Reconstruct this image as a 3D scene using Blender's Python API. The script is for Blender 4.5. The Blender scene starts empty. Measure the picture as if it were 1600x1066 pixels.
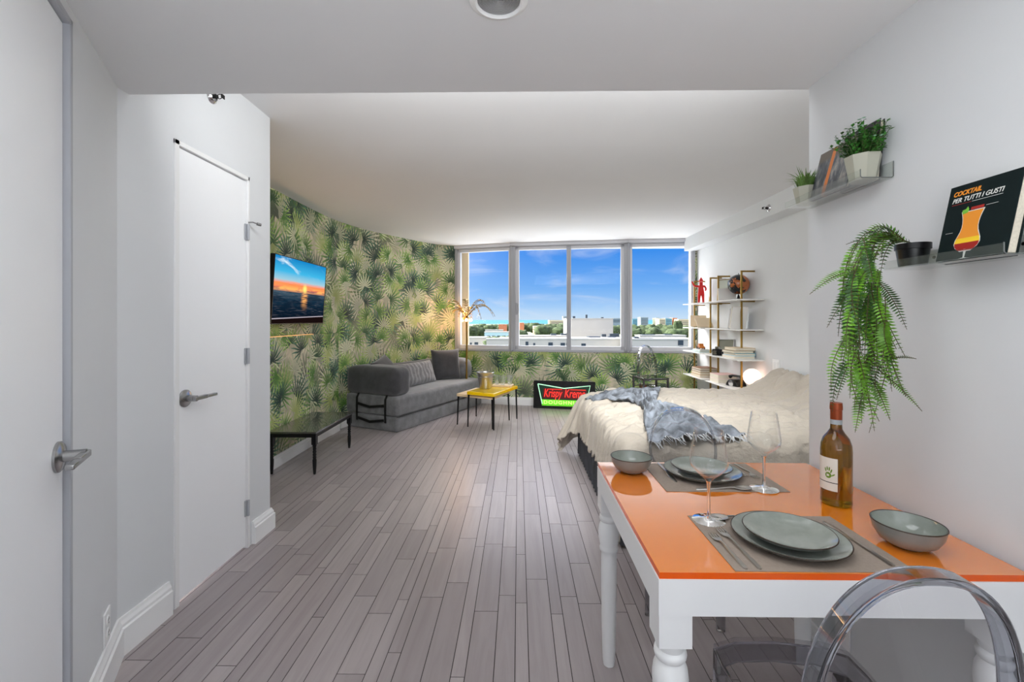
import bpy, bmesh, math, random
from mathutils import Vector, Matrix, Euler, noise
from math import sin, cos, pi, radians, atan2, sqrt, tan, exp

SC = bpy.context.scene
COL = SC.collection
random.seed(7)

# ---------------------------------------------------------------- camera
CAM_H = 1.30
FPX = 700.0
TH = 0.0143
cam_data = bpy.data.cameras.new('camera')
cam_data.sensor_width = 36.0
cam_data.lens = 36.0 * FPX / 1600.0
cam_data.shift_y = -33.0 / 1600.0
cam_data.clip_start = 0.05
cam_data.clip_end = 200000.0
cam = bpy.data.objects.new('camera', cam_data)
cam.location = (0, 0, CAM_H)
cam.rotation_euler = (radians(90), 0, TH)
COL.objects.link(cam)
SC.camera = cam

def at(px, py, D):
    """point seen at pixel (px,py) at forward distance D"""
    xc = (px - 800.0) / FPX * D
    return Vector((xc * cos(TH) - D * sin(TH), xc * sin(TH) + D * cos(TH), CAM_H - (py - 500.0) / FPX * D))

# ---------------------------------------------------------------- view
SC.view_settings.view_transform = 'Standard'
SC.view_settings.look = 'None'
SC.view_settings.gamma = 1.0
SC.view_settings.use_curve_mapping = False
SC.view_settings.exposure = 0.30
SC.cycles.use_denoising = True
SC.cycles.max_bounces = 12
SC.cycles.diffuse_bounces = 5
SC.cycles.glossy_bounces = 4
SC.cycles.transmission_bounces = 10
SC.cycles.transparent_max_bounces = 14
SC.cycles.caustics_refractive = True
SC.cycles.sample_clamp_indirect = 6.0

def lin(c):
    return tuple(((x / 12.92) if x <= 0.04045 else ((x + 0.055) / 1.055) ** 2.4) for x in [v / 255.0 for v in c])

# ---------------------------------------------------------------- node helper
class N:
    def __init__(s, tree):
        s.t = tree
    def new(s, kind, **kw):
        n = s.t.nodes.new(kind)
        for k, v in kw.items():
            setattr(n, k, v)
        return n
    def put(s, sock, v):
        if v is None:
            return
        if isinstance(v, bpy.types.NodeSocket):
            s.t.links.new(v, sock)
        else:
            if isinstance(v, (tuple, list)) and len(v) == 3 and sock.type == 'RGBA':
                v = (*v, 1.0)
            sock.default_value = v
    def m(s, op, a, b=None, c=None, clamp=False):
        n = s.new('ShaderNodeMath', operation=op, use_clamp=clamp)
        s.put(n.inputs[0], a); s.put(n.inputs[1], b); s.put(n.inputs[2], c)
        return n.outputs[0]
    def v(s, op, a, b=None, scale=None):
        n = s.new('ShaderNodeVectorMath', operation=op)
        s.put(n.inputs[0], a); s.put(n.inputs[1], b)
        if scale is not None:
            s.put(n.inputs['Scale'], scale)
        return n.outputs['Value'] if op in ('LENGTH', 'DOT_PRODUCT', 'DISTANCE') else n.outputs[0]
    def mix(s, f, a, b, blend='MIX'):
        n = s.new('ShaderNodeMix', data_type='RGBA', blend_type=blend)
        s.put(n.inputs[0], f); s.put(n.inputs[6], a); s.put(n.inputs[7], b)
        return n.outputs[2]
    def smooth(s, x, a, b, lo=0.0, hi=1.0):
        n = s.new('ShaderNodeMapRange', interpolation_type='SMOOTHSTEP')
        s.put(n.inputs[0], x); s.put(n.inputs[1], a); s.put(n.inputs[2], b); s.put(n.inputs[3], lo); s.put(n.inputs[4], hi)
        return n.outputs[0]
    def ramp(s, f, stops, interp='LINEAR'):
        n = s.new('ShaderNodeValToRGB')
        cr = n.color_ramp
        cr.interpolation = interp
        while len(cr.elements) < len(stops):
            cr.elements.new(0.5)
        for e, (p, c) in zip(cr.elements, stops):
            e.position = p
            e.color = (*c, 1.0)
        s.put(n.inputs[0], f)
        return n.outputs[0]
    def noise(s, vec, scale, detail=3.0, rough=0.5, dist=0.0, out=0):
        n = s.new('ShaderNodeTexNoise')
        s.put(n.inputs['Vector'], vec)
        n.inputs['Scale'].default_value = scale
        n.inputs['Detail'].default_value = detail
        n.inputs['Roughness'].default_value = rough
        n.inputs['Distortion'].default_value = dist
        return n.outputs[out]
    def sep(s, vec):
        n = s.new('ShaderNodeSeparateXYZ'); s.put(n.inputs[0], vec)
        return n.outputs
    def comb(s, x=0.0, y=0.0, z=0.0):
        n = s.new('ShaderNodeCombineXYZ')
        s.put(n.inputs[0], x); s.put(n.inputs[1], y); s.put(n.inputs[2], z)
        return n.outputs[0]

# ---------------------------------------------------------------- world: blue sky, wisps, bright haze round the sun side
world = bpy.data.worlds.new('sky')
SC.world = world
world.use_nodes = True
wt = world.node_tree
wt.nodes.clear()
w = N(wt)
tc = w.new('ShaderNodeTexCoord')
d = tc.outputs['Generated']
dx, dy, dz = w.sep(d)[:3]
base = w.ramp(w.m('MULTIPLY', dz, 2.5, clamp=True), [
    (0.0, lin((196, 222, 246))), (0.07, lin((160, 202, 246))), (0.18, lin((114, 174, 242))),
    (0.36, lin((64, 144, 236))), (1.0, lin((44, 104, 205)))])
cvec = w.comb(w.m('MULTIPLY', dx, 2.2), w.m('MULTIPLY', dy, 2.2), w.m('MULTIPLY', dz, 9.0))
cl = w.noise(cvec, 2.3, 6.0, 0.55, 0.9)
cl = w.smooth(cl, 0.50, 0.78)
base = w.mix(w.m('MULTIPLY', cl, 0.42), base, lin((225, 232, 246)))
low = w.smooth(dz, -0.002, 0.045, 1.0, 0.0)
base = w.mix(w.m('MULTIPLY', low, 0.35), base, lin((205, 226, 246)))
SUNV = Vector((-0.80, 0.42, 0.52)).normalized()
lobe = w.m('MAXIMUM', w.v('DOT_PRODUCT', d, tuple(SUNV)), 0.0)
lobe = w.m('MULTIPLY', w.m('POWER', lobe, 9.0), 34.0)
hi = w.m('MULTIPLY', w.smooth(dz, 0.24, 0.6), 1.2)
glow = w.v('SCALE', (1.0, 0.97, 0.93), scale=w.m('ADD', lobe, hi))
tot = w.v('ADD', base, glow)
bg = w.new('ShaderNodeBackground')
w.put(bg.inputs[0], tot)
bg.inputs[1].default_value = 0.84
wo = w.new('ShaderNodeOutputWorld')
wt.links.new(bg.outputs[0], wo.inputs[0])

# ---------------------------------------------------------------- sun and lamps
def lamp(name, kind, loc, energy, color=(1, 1, 1), rot=(0, 0, 0), **kw):
    ld = bpy.data.lights.new(name, kind)
    ld.energy = energy
    ld.color = color
    for k, v in kw.items():
        setattr(ld, k, v)
    o = bpy.data.objects.new(name, ld)
    o.location = loc
    o.rotation_euler = rot
    COL.objects.link(o)
    return o

sun = lamp('sun', 'SUN', (0, -20, 40), 0.8, (1.0, 0.96, 0.90), angle=0.01)
sun.rotation_euler = Vector((-0.45, -0.62, 0.66)).to_track_quat('Z', 'Y').to_euler()
# added fill lamps with no fixture: one behind the camera, one overhead
lamp('rear_fill_up', 'AREA', (0.35, -1.1, 0.95), 40, (0.95, 0.98, 1.0), (radians(176), 0, 0), shape='RECTANGLE', size=1.2, size_y=1.2)
lamp('overhead_fill', 'AREA', (0.0, 0.72, 2.185), 7, (0.95, 0.98, 1.0), (0, 0, 0), shape='RECTANGLE', size=1.1, size_y=0.7)  # added overhead fill, kept out of view
# unseen fill lamps added behind the dropped ceiling to brighten the main room
tl = lamp('room_fill_down', 'AREA', (0.75, 1.80, 2.36), 18, (0.94, 0.975, 1.0), (radians(48), 0, 0), shape='RECTANGLE', size=2.2, size_y=0.12)
tl.data.spread = radians(70)
lamp('room_fill_level', 'AREA', (0.2, 1.79, 2.36), 21, (0.96, 0.985, 1.0), (radians(98), 0, 0), shape='RECTANGLE', size=2.6, size_y=0.28)  # second added fill, nearly level, lifts walls and ceiling
# fill lamps added outside the windows, above and below view, standing in for daylight
def aim(o, target):
    o.rotation_euler = (o.location - Vector(target)).to_track_quat('Z', 'Y').to_euler()
aim(lamp('window_fill_high', 'AREA', (0.6, 9.4, 4.6), 400, (0.93, 0.96, 1.0), shape='RECTANGLE', size=5.5, size_y=2.4), (0.3, 4.4, 0.4))
aim(lamp('window_fill_low', 'AREA', (0.8, 8.6, -0.7), 240, (0.97, 0.98, 1.0), shape='RECTANGLE', size=5.0, size_y=1.8), (0.2, 4.2, 2.45))  # added fill aimed at the ceiling, no terrace is built
# ---------------------------------------------------------------- materials
MATS = {}
def mat(name, color=(0.8, 0.8, 0.8), rough=0.5, metal=0.0, trans=0.0, ior=1.45, coat=0.0, emit=None, estr=0.0,
        bump=None, vary=None, sheen=0.0, spec=0.5, alpha=1.0):
    """bump=(scale,strength,distance); vary=(scale,amount)"""
    m = bpy.data.materials.new(name)
    m.use_nodes = True
    t = m.node_tree
    b = t.nodes['Principled BSDF']
    n = N(t)
    b.inputs['Base Color'].default_value = (*color, 1)
    b.inputs['Roughness'].default_value = rough
    b.inputs['Metallic'].default_value = metal
    b.inputs['Transmission Weight'].default_value = trans
    b.inputs['IOR'].default_value = ior
    b.inputs['Coat Weight'].default_value = coat
    b.inputs['Sheen Weight'].default_value = sheen
    b.inputs['Specular IOR Level'].default_value = spec
    b.inputs['Alpha'].default_value = alpha
    if emit is not None:
        b.inputs['Emission Color'].default_value = (*emit, 1)
        b.inputs['Emission Strength'].default_value = estr
    if bump or vary:
        oc = n.new('ShaderNodeTexCoord').outputs['Object']
        if vary:
            f = n.noise(oc, vary[0], 4.0, 0.6)
            f = n.smooth(f, 0.3, 0.7)
            lo = tuple(c * (1 - vary[1]) for c in color)
            hi_ = tuple(min(1.0, c * (1 + vary[1])) for c in color)
            n.put(b.inputs['Base Color'], n.mix(f, lo, hi_))
        if bump:
            bn = n.new('ShaderNodeBump')
            bn.inputs['Strength'].default_value = bump[1]
            bn.inputs['Distance'].default_value = bump[2]
            n.put(bn.inputs['Height'], n.noise(oc, bump[0], 4.0, 0.6))
            t.links.new(bn.outputs[0], b.inputs['Normal'])
    MATS[name] = m
    return m

M_wall = mat('wall_paint', lin((220, 222, 224)), 0.75, bump=(60, 0.05, 0.002), vary=(1.2, 0.015))
M_ceil = mat('ceiling_paint', lin((222, 222, 223)), 0.85, bump=(50, 0.05, 0.002), vary=(0.8, 0.015))
M_door = mat('door_paint', lin((246, 247, 249)), 0.38)
M_trim = mat('trim_paint', lin((240, 240, 240)), 0.42)
M_winf = mat('window_aluminium', lin((212, 213, 218)), 0.35)
M_winf2 = mat('window_aluminium_grey', lin((172, 174, 180)), 0.35)
M_steel = mat('brushed_steel', lin((168, 168, 168)), 0.26, 1.0)
M_chrome = mat('chrome', lin((210, 210, 212)), 0.10, 1.0)
M_plastic = mat('white_plastic', lin((238, 238, 238)), 0.35)
M_black = mat('black_paint', lin((16, 16, 18)), 0.30, spec=0.4)
M_dark = mat('dark_gap', lin((22, 20, 20)), 0.8)
M_gap = mat('floor_gap', lin((48, 40, 40)), 0.8)
M_gold = mat('brushed_gold', lin((176, 148, 84)), 0.34, 1.0)
M_brass = mat('antique_gold', lin((150, 120, 60)), 0.42, 0.9)
M_tablew = mat('white_lacquer', lin((236, 236, 236)), 0.40)
M_orange = mat('orange_glass', lin((234, 128, 18)), 0.045, coat=1.0, spec=1.0, ior=1.7, vary=(3.0, 0.03))
M_orangee = mat('orange_glass_edge', lin((236, 92, 8)), 0.15, spec=0.6)
M_mat = mat('woven_placemat', lin((150, 136, 124)), 0.75, bump=(400, 0.4, 0.001), vary=(120, 0.06))
M_glaze = mat('grey_glaze', lin((140, 146, 138)), 0.12, coat=0.5, vary=(22, 0.10))
M_glazeo = mat('grey_glaze_outside', lin((132, 132, 128)), 0.30, vary=(30, 0.06))
M_rim = mat('brown_rim', lin((52, 40, 30)), 0.3)
M_glass = mat('clear_glass', (1, 1, 1), 0.0, trans=1.0, ior=1.33)
M_cutlery = mat('matt_cutlery', lin((196, 192, 186)), 0.34, 1.0)
M_fabric = mat('grey_velvet', lin((106, 106, 108)), 0.85, sheen=0.5, bump=(14, 0.25, 0.01), vary=(9, 0.24))
M_fabric_d = mat('dark_grey_velvet', lin((62, 62, 65)), 0.85, sheen=0.4, bump=(14, 0.25, 0.01), vary=(9, 0.18))
M_fabric_l = mat('silver_velvet', lin((118, 118, 120)), 0.7, sheen=0.5, bump=(20, 0.3, 0.01), vary=(16, 0.25))
M_strap = mat('black_webbing', lin((14, 14, 14)), 0.6)
M_yellow = mat('yellow_lacquer', lin((240, 196, 8)), 0.18, coat=0.4)
M_wood = mat('pale_wood', lin((222, 196, 158)), 0.45, vary=(14, 0.06))
M_bucket = mat('polished_steel', lin((190, 188, 186)), 0.28, 1.0)
M_duvet = mat('beige_linen', lin((182, 172, 158)), 0.85, sheen=0.2, bump=(13, 0.8, 0.02), vary=(5, 0.03))
M_skirt = mat('charcoal_linen', lin((66, 68, 74)), 0.85, vary=(8, 0.15))
M_throw = mat('blue_grey_wool', lin((122, 127, 134)), 0.9, bump=(60, 0.5, 0.004), vary=(9, 0.6))
M_fringe = mat('wool_fringe', lin((206, 208, 210)), 0.9)
M_pot = mat('grey_ceramic', lin((172, 171, 156)), 0.5)
M_leaf = mat('fern_green', lin((96, 146, 34)), 0.42, vary=(24, 0.5))
M_leaf2 = mat('fern_dark_green', lin((46, 86, 28)), 0.42, vary=(24, 0.5))
M_leafd = mat('deep_green', lin((62, 122, 48)), 0.4, vary=(40, 0.55))
M_leafg = mat('grass_green', lin((96, 128, 62)), 0.5, vary=(40, 0.45))
M_stem = mat('stem', lin((70, 84, 40)), 0.6)
M_bloom = mat('pale_blossom', lin((176, 216, 190)), 0.6)
M_soil = mat('soil', lin((40, 34, 28)), 0.9)
M_paper = mat('book_pages', lin((216, 208, 190)), 0.8, vary=(200, 0.08))
M_white = mat('white_card', lin((236, 234, 230)), 0.6)
M_red = mat('red_gloss', lin((214, 28, 26)), 0.3)
M_marble = mat('white_shelf_board', lin((232, 230, 226)), 0.3)

def trans_mat(name, tint, fres=1.45, rough=0.02, bodymix=0.0, body=(0.5, 0.5, 0.5), scatter=0.0):
    """thin clear sheet: see-through tinted by its colour, mirror by Fresnel"""
    m = bpy.data.materials.new(name)
    m.use_nodes = True
    t = m.node_tree
    t.nodes.clear()
    n = N(t)
    tr = n.new('ShaderNodeBsdfTransparent'); n.put(tr.inputs[0], tint)
    gl = n.new('ShaderNodeBsdfGlossy'); gl.inputs['Roughness'].default_value = rough
    n.put(gl.inputs[0], (1, 1, 1))
    lw = n.new('ShaderNodeLayerWeight'); lw.inputs[0].default_value = 0.5
    f0 = ((fres - 1) / (fres + 1)) ** 2
    frv = n.m('ADD', n.m('MULTIPLY', n.m('POWER', lw.outputs['Facing'], 4.0), 1.0 - f0), f0)
    mx = n.new('ShaderNodeMixShader')
    t.links.new(frv, mx.inputs[0]); t.links.new(tr.outputs[0], mx.inputs[1]); t.links.new(gl.outputs[0], mx.inputs[2])
    last = mx.outputs[0]
    if bodymix > 0:
        df = n.new('ShaderNodeBsdfDiffuse'); n.put(df.inputs[0], body)
        m2 = n.new('ShaderNodeMixShader'); m2.inputs[0].default_value = bodymix
        t.links.new(last, m2.inputs[1]); t.links.new(df.outputs[0], m2.inputs[2])
        last = m2.outputs[0]
    out = n.new('ShaderNodeOutputMaterial')
    t.links.new(last, out.inputs[0])
    MATS[name] = m
    return m

M_pane = trans_mat('window_glass', (0.985, 0.99, 0.99), 1.08)
M_acryl = trans_mat('clear_acrylic', (0.95, 0.965, 0.955), 1.3, bodymix=0.06, body=lin((190, 196, 190)))
M_smoke = mat('smoke_polycarbonate', lin((225, 225, 230)), 0.0, trans=1.0, ior=1.42)
M_smoke_e = mat('smoke_polycarbonate_edge', lin((188, 190, 198)), 0.0, trans=1.0, ior=1.42)
M_clearp = trans_mat('clear_polycarbonate', (0.90, 0.90, 0.91), 1.35)
M_clear_e = mat('clear_polycarbonate_edge', lin((190, 192, 198)), 0.0, trans=1.0, ior=1.42)
M_smokep = trans_mat('smoke_polycarbonate_sheet', (0.87, 0.86, 0.87), 1.35)
M_bottle = mat('amber_green_glass', lin((150, 108, 20)), 0.02, trans=0.93, ior=1.4, coat=0.3)

# wallpaper: overlapping fan palm leaves
def wallpaper():
    m = bpy.data.materials.new('palm_wallpaper')
    m.use_nodes = True
    t = m.node_tree
    n = N(t)
    b = t.nodes['Principled BSDF']
    uv = n.new('ShaderNodeUVMap').outputs[0]
    wob = n.noise(uv, 6.0, 2.0, 0.5, 0.0, 1)
    wob = n.v('SCALE', n.v('SUBTRACT', wob, (0.5, 0.5, 0.5)), scale=0.035)
    uvw = n.v('ADD', uv, wob)
    bgc = n.mix(n.smooth(n.noise(uv, 9.0, 3.0), 0.35, 0.65), lin((214, 202, 176)), lin((176, 172, 146)))
    col = bgc
    # (scale, offset, fingers, radius, colour at the heart, colour at the tips, gap colour, spread, random turn)
    layers = [
        (1.5, (8.1, 3.7), 26, 0.70, (128, 136, 104), (168, 170, 136), 0.35, 2.8, 2.0),
        (1.7, (63.1, 27.7), 24, 0.66, (104, 128, 84), (150, 166, 116), 0.4, 2.6, 1.5),
        (1.9, (3.1, 7.7), 22, 0.62, (92, 104, 86), (150, 154, 130), 0.4, 2.3, 1.0),
        (2.2, (0.0, 0.0), 18, 0.56, (190, 190, 166), (214, 210, 184), 0.5, 2.0, 1.6),
        (1.8, (11.4, 2.3), 20, 0.54, (48, 80, 66), (92, 126, 102), 0.6, 2.2, 1.3),
        (2.3, (5.7, 19.3), 22, 0.54, (186, 198, 120), (150, 180, 98), 0.5, 2.5, 1.2),
        (2.0, (21.9, 9.1), 18, 0.50, (56, 98, 56), (124, 162, 86), 0.6, 2.1, 1.5),
        (2.6, (33.2, 41.5), 16, 0.52, (216, 218, 186), (188, 196, 152), 0.55, 2.2, 2.0),
        (2.2, (14.6, 31.8), 18, 0.48, (34, 66, 56), (88, 132, 106), 0.6, 2.0, 1.6),
        (2.7, (52.6, 13.1), 16, 0.50, (84, 136, 52), (160, 190, 100), 0.55, 2.0, 2.4),
    ]
    for (sc, off, nf, R, c0, c1, dark, spread, turn) in layers:
        p = n.v('MULTIPLY', n.v('ADD', uvw, (off[0], off[1], 0)), (sc, sc, sc))
        vo = n.new('ShaderNodeTexVoronoi', voronoi_dimensions='2D', feature='F1')
        vo.inputs['Randomness'].default_value = 0.55
        vo.inputs['Scale'].default_value = 1.0
        n.put(vo.inputs['Vector'], p)
        dl = n.v('SUBTRACT', p, vo.outputs['Position'])
        x, y = n.sep(dl)[0], n.sep(dl)[1]
        rnd = n.new('ShaderNodeSeparateColor'); n.put(rnd.inputs[0], vo.outputs['Color'])
        rr, rg, rb = rnd.outputs[0], rnd.outputs[1], rnd.outputs[2]
        rot = n.m('ADD', n.m('MULTIPLY', n.m('SUBTRACT', rr, 0.5), 2.0 * turn), pi / 2)
        ca, sa = n.m('COSINE', rot), n.m('SINE', rot)
        x2 = n.m('ADD', n.m('MULTIPLY', x, ca), n.m('MULTIPLY', y, sa))
        y2 = n.m('SUBTRACT', n.m('MULTIPLY', y, ca), n.m('MULTIPLY', x, sa))
        x2 = n.m('ADD', x2, 0.14)
        ang = n.m('ARCTAN2', y2, x2)
        r = n.m('SQRT', n.m('ADD', n.m('MULTIPLY', x2, x2), n.m('MULTIPLY', y2, y2)))
        aa = n.m('ABSOLUTE', ang)
        ph = n.m('FRACT', n.m('ADD', n.m('MULTIPLY', ang, nf / (2 * pi)), n.m('MULTIPLY', r, n.m('MULTIPLY', ang, 0.8))))
        f = n.m('MULTIPLY', n.m('ABSOLUTE', n.m('SUBTRACT', ph, 0.5)), 2.0)
        Ra = n.m('MULTIPLY', n.m('SUBTRACT', 1.0, n.m('MULTIPLY', n.m('MULTIPLY', aa, aa), 0.075)), R)
        q = n.m('DIVIDE', r, Ra)
        lim = n.m('SUBTRACT', 1.0, n.m('MULTIPLY', n.m('MAXIMUM', n.m('SUBTRACT', q, 0.12), 0.0), 1.14))
        fin = n.m('LESS_THAN', f, lim)
        mask = n.m('MULTIPLY', fin, n.m('LESS_THAN', aa, spread))
        mask = n.m('MULTIPLY', mask, n.m('LESS_THAN', q, 1.0))
        c = n.mix(n.smooth(q, 0.15, 0.95), lin(c0), lin(c1))
        sh = n.m('SUBTRACT', 1.0, n.m('MULTIPLY', n.smooth(f, 0.2, 0.75), dark))
        sh = n.m('MULTIPLY', sh, n.m('ADD', 0.78, n.m('MULTIPLY', rg, 0.45)))
        c = n.v('SCALE', c, scale=sh)
        keep = n.m('GREATER_THAN', rb, 0.14)
        col = n.mix(n.m('MULTIPLY', mask, keep), col, c)
    n.put(b.inputs['Base Color'], col)
    b.inputs['Roughness'].default_value = 0.6
    MATS['palm_wallpaper'] = m
    return m
M_paperw = wallpaper()

def floor_mat():
    m = bpy.data.materials.new('taupe_planks')
    m.use_nodes = True
    t = m.node_tree
    n = N(t)
    b = t.nodes['Principled BSDF']
    at_ = n.new('ShaderNodeAttribute', attribute_name='tone').outputs['Fac']
    oc = n.new('ShaderNodeTexCoord').outputs['Object']
    st = n.v('MULTIPLY', oc, (26.0, 1.6, 1.0))
    st = n.v('ADD', st, n.comb(n.m('MULTIPLY', at_, 50.0), n.m('MULTIPLY', at_, 31.0), 0.0))
    g = n.noise(st, 1.0, 6.0, 0.62, 0.8)
    g2 = n.noise(n.v('MULTIPLY', oc, (7.0, 2.0, 1.0)), 1.0, 4.0, 0.6, 0.4)
    c = n.mix(at_, lin((154, 145, 146)), lin((173, 164, 164)))
    c = n.mix(n.m('MULTIPLY', n.smooth(g, 0.35, 0.75), 0.26), c, lin((118, 105, 105)))
    c = n.mix(n.m('MULTIPLY', n.smooth(g2, 0.5, 0.8), 0.22), c, lin((186, 176, 174)))
    n.put(b.inputs['Base Color'], c)
    b.inputs['Roughness'].default_value = 0.33
    b.inputs['Specular IOR Level'].default_value = 0.5
    bn = n.new('ShaderNodeBump'); bn.inputs['Strength'].default_value = 0.12; bn.inputs['Distance'].default_value = 0.003
    n.put(bn.inputs['Height'], g)
    t.links.new(bn.outputs[0], b.inputs['Normal'])
    return m
M_floor = floor_mat()

# ---------------------------------------------------------------- mesh builder
class MB:
    def __init__(s):
        s.v = []; s.f = []; s.mi = []; s.uv = None
    def add(s, vs, fs, mi=0, M=None):
        o = len(s.v)
        for p in vs:
            p = Vector(p)
            if M is not None:
                p = M @ p
            s.v.append(p)
        for f in fs:
            s.f.append(tuple(i + o for i in f)); s.mi.append(mi)
        return s
    def box(s, lo, hi, mi=0, M=None):
        x0, y0, z0 = lo; x1, y1, z1 = hi
        vs = [(x0, y0, z0), (x1, y0, z0), (x1, y1, z0), (x0, y1, z0), (x0, y0, z1), (x1, y0, z1), (x1, y1, z1), (x0, y1, z1)]
        return s.add(vs, [(0, 3, 2, 1), (4, 5, 6, 7), (0, 1, 5, 4), (1, 2, 6, 5), (2, 3, 7, 6), (3, 0, 4, 7)], mi, M)
    def lathe(s, prof, n=32, mi=0, M=None, cap=True):
        vs, fs = [], []
        for (r, z) in prof:
            for k in range(n):
                a = 2 * pi * k / n
                vs.append((r * cos(a), r * sin(a), z))
        for i in range(len(prof) - 1):
            for k in range(n):
                a, b = i * n + k, i * n + (k + 1) % n
                fs.append((a, b, b + n, a + n))
        if cap:
            if prof[0][0] > 1e-5: fs.append(tuple(range(n - 1, -1, -1)))
            if prof[-1][0] > 1e-5: fs.append(tuple((len(prof) - 1) * n + k for k in range(n)))
        return s.add(vs, fs, mi, M)
    def cyl(s, p0, p1, r0, r1=None, n=12, mi=0):
        r1 = r0 if r1 is None else r1
        p0, p1 = Vector(p0), Vector(p1)
        q = (p1 - p0).to_track_quat('Z', 'Y').to_matrix().to_4x4()
        return s.lathe([(r0, 0), (r1, (p1 - p0).length)], n, mi, Matrix.Translation(p0) @ q)
    def tube(s, pts, r, n=8, mi=0, flat=None, closed=False):
        """r number or list; flat=(w,h,upvector) sweeps a rectangle"""
        pts = [Vector(p) for p in pts]
        L = len(pts)
        rings = []
        up = None
        for i, p in enumerate(pts):
            a = pts[(i - 1) % L] if (closed or i > 0) else p
            b_ = pts[(i + 1) % L] if (closed or i < L - 1) else p
            t = (b_ - a).normalized()
            if flat:
                u = Vector(flat[2])
                sd = t.cross(u).normalized()
                u2 = sd.cross(t).normalized()
                w_, h_ = flat[0] / 2, flat[1] / 2
                rings.append([p + sd * w_ + u2 * h_, p - sd * w_ + u2 * h_, p - sd * w_ - u2 * h_, p + sd * w_ - u2 * h_])
            else:
                if up is None:
                    up = Vector((0, 0, 1)) if abs(t.z) < 0.9 else Vector((1, 0, 0))
                sd = t.cross(up).normalized(); up = sd.cross(t).normalized()
                rr = r[i] if isinstance(r, (list, tuple)) else r
                rings.append([p + sd * rr * cos(2 * pi * k / n) + up * rr * sin(2 * pi * k / n) for k in range(n)])
        m = len(rings[0])
        vs = [q for rg in rings for q in rg]
        fs = []
        for i in range(L if closed else L - 1):
            j = (i + 1) % L
            for k in range(m):
                fs.append((i * m + k, i * m + (k + 1) % m, j * m + (k + 1) % m, j * m + k))
        if not closed:
            fs.append(tuple(range(m - 1, -1, -1))); fs.append(tuple((L - 1) * m + k for k in range(m)))
        return s.add(vs, fs, mi)
    def grid(s, fn, nu, nv, mi=0):
        vs = [fn(i / nu, j / nv) for i in range(nu + 1) for j in range(nv + 1)]
        fs = [(i * (nv + 1) + j, (i + 1) * (nv + 1) + j, (i + 1) * (nv + 1) + j + 1, i * (nv + 1) + j + 1) for i in range(nu) for j in range(nv)]
        return s.add(vs, fs, mi)
    def prism(s, poly, z0, z1, mi=0, M=None):
        """2D polygon (x,y) extruded z0..z1"""
        n = len(poly)
        vs = [(x, y, z0) for x, y in poly] + [(x, y, z1) for x, y in poly]
        fs = [tuple(range(n - 1, -1, -1)), tuple(range(n, 2 * n))] + [(i, (i + 1) % n, n + (i + 1) % n, n + i) for i in range(n)]
        return s.add(vs, fs, mi, M)
    def build(s, name, mats, parent=None, smooth=True, bevel=0.0, seg=3, sub=0, solid=0.0, ang=35):
        me = bpy.data.meshes.new(name)
        me.from_pydata([tuple(p) for p in s.v], [], s.f)
        if not isinstance(mats, (list, tuple)):
            mats = [mats]
        for m_ in mats:
            me.materials.append(m_)
        for p, mi in zip(me.polygons, s.mi):
            p.material_index = mi
        bm = bmesh.new(); bm.from_mesh(me)
        bmesh.ops.recalc_face_normals(bm, faces=bm.faces)
        bm.to_mesh(me); bm.free()
        if smooth:
            me.shade_smooth()
            me.set_sharp_from_angle(angle=radians(ang))
        me.update()
        o = bpy.data.objects.new(name, me)
        COL.objects.link(o)
        if parent is not None:
            o.parent = parent
        if bevel > 0:
            bv = o.modifiers.new('bevel', 'BEVEL'); bv.width = bevel; bv.segments = seg; bv.limit_method = 'ANGLE'; bv.angle_limit = radians(40)
            for p in me.polygons: p.use_smooth = True
            bv.harden_normals = False
        if solid > 0:
            so = o.modifiers.new('solid', 'SOLIDIFY'); so.thickness = solid; so.offset = 0
        if sub > 0:
            su = o.modifiers.new('sub', 'SUBSURF'); su.levels = sub; su.render_levels = sub
        return o

def thing(name, label, cat, loc=(0, 0, 0), rz=0.0, group=None, kind=None, rot=None):
    o = bpy.data.objects.new(name, None)
    o.location = loc
    o.rotation_euler = rot if rot else (0, 0, rz)
    o.empty_display_size = 0.1
    COL.objects.link(o)
    tag(o, label, cat, group, kind)
    return o

def tag(o, label=None, cat=None, group=None, kind=None):
    if label: o['label'] = label
    if cat: o['category'] = cat
    if group: o['group'] = group
    if kind: o['kind'] = kind
    return o

def place(o, loc, rz=0.0, rot=None):
    o.location = loc
    o.rotation_euler = rot if rot else (0, 0, rz)
    return o

def dup(root, loc=None, rz=None, label=None):
    r = root.copy(); COL.objects.link(r)
    if loc is not None: r.location = loc
    if rz is not None: r.rotation_euler = (0, 0, rz)
    if label: r['label'] = label
    for ch in list(root.children):
        c = ch.copy(); COL.objects.link(c); c.parent = r
        for g in list(ch.children):
            q = g.copy(); COL.objects.link(q); q.parent = c
    return r

def structure(o, label=None):
    o['kind'] = 'structure'
    if label: o['label'] = label
    return o

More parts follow.
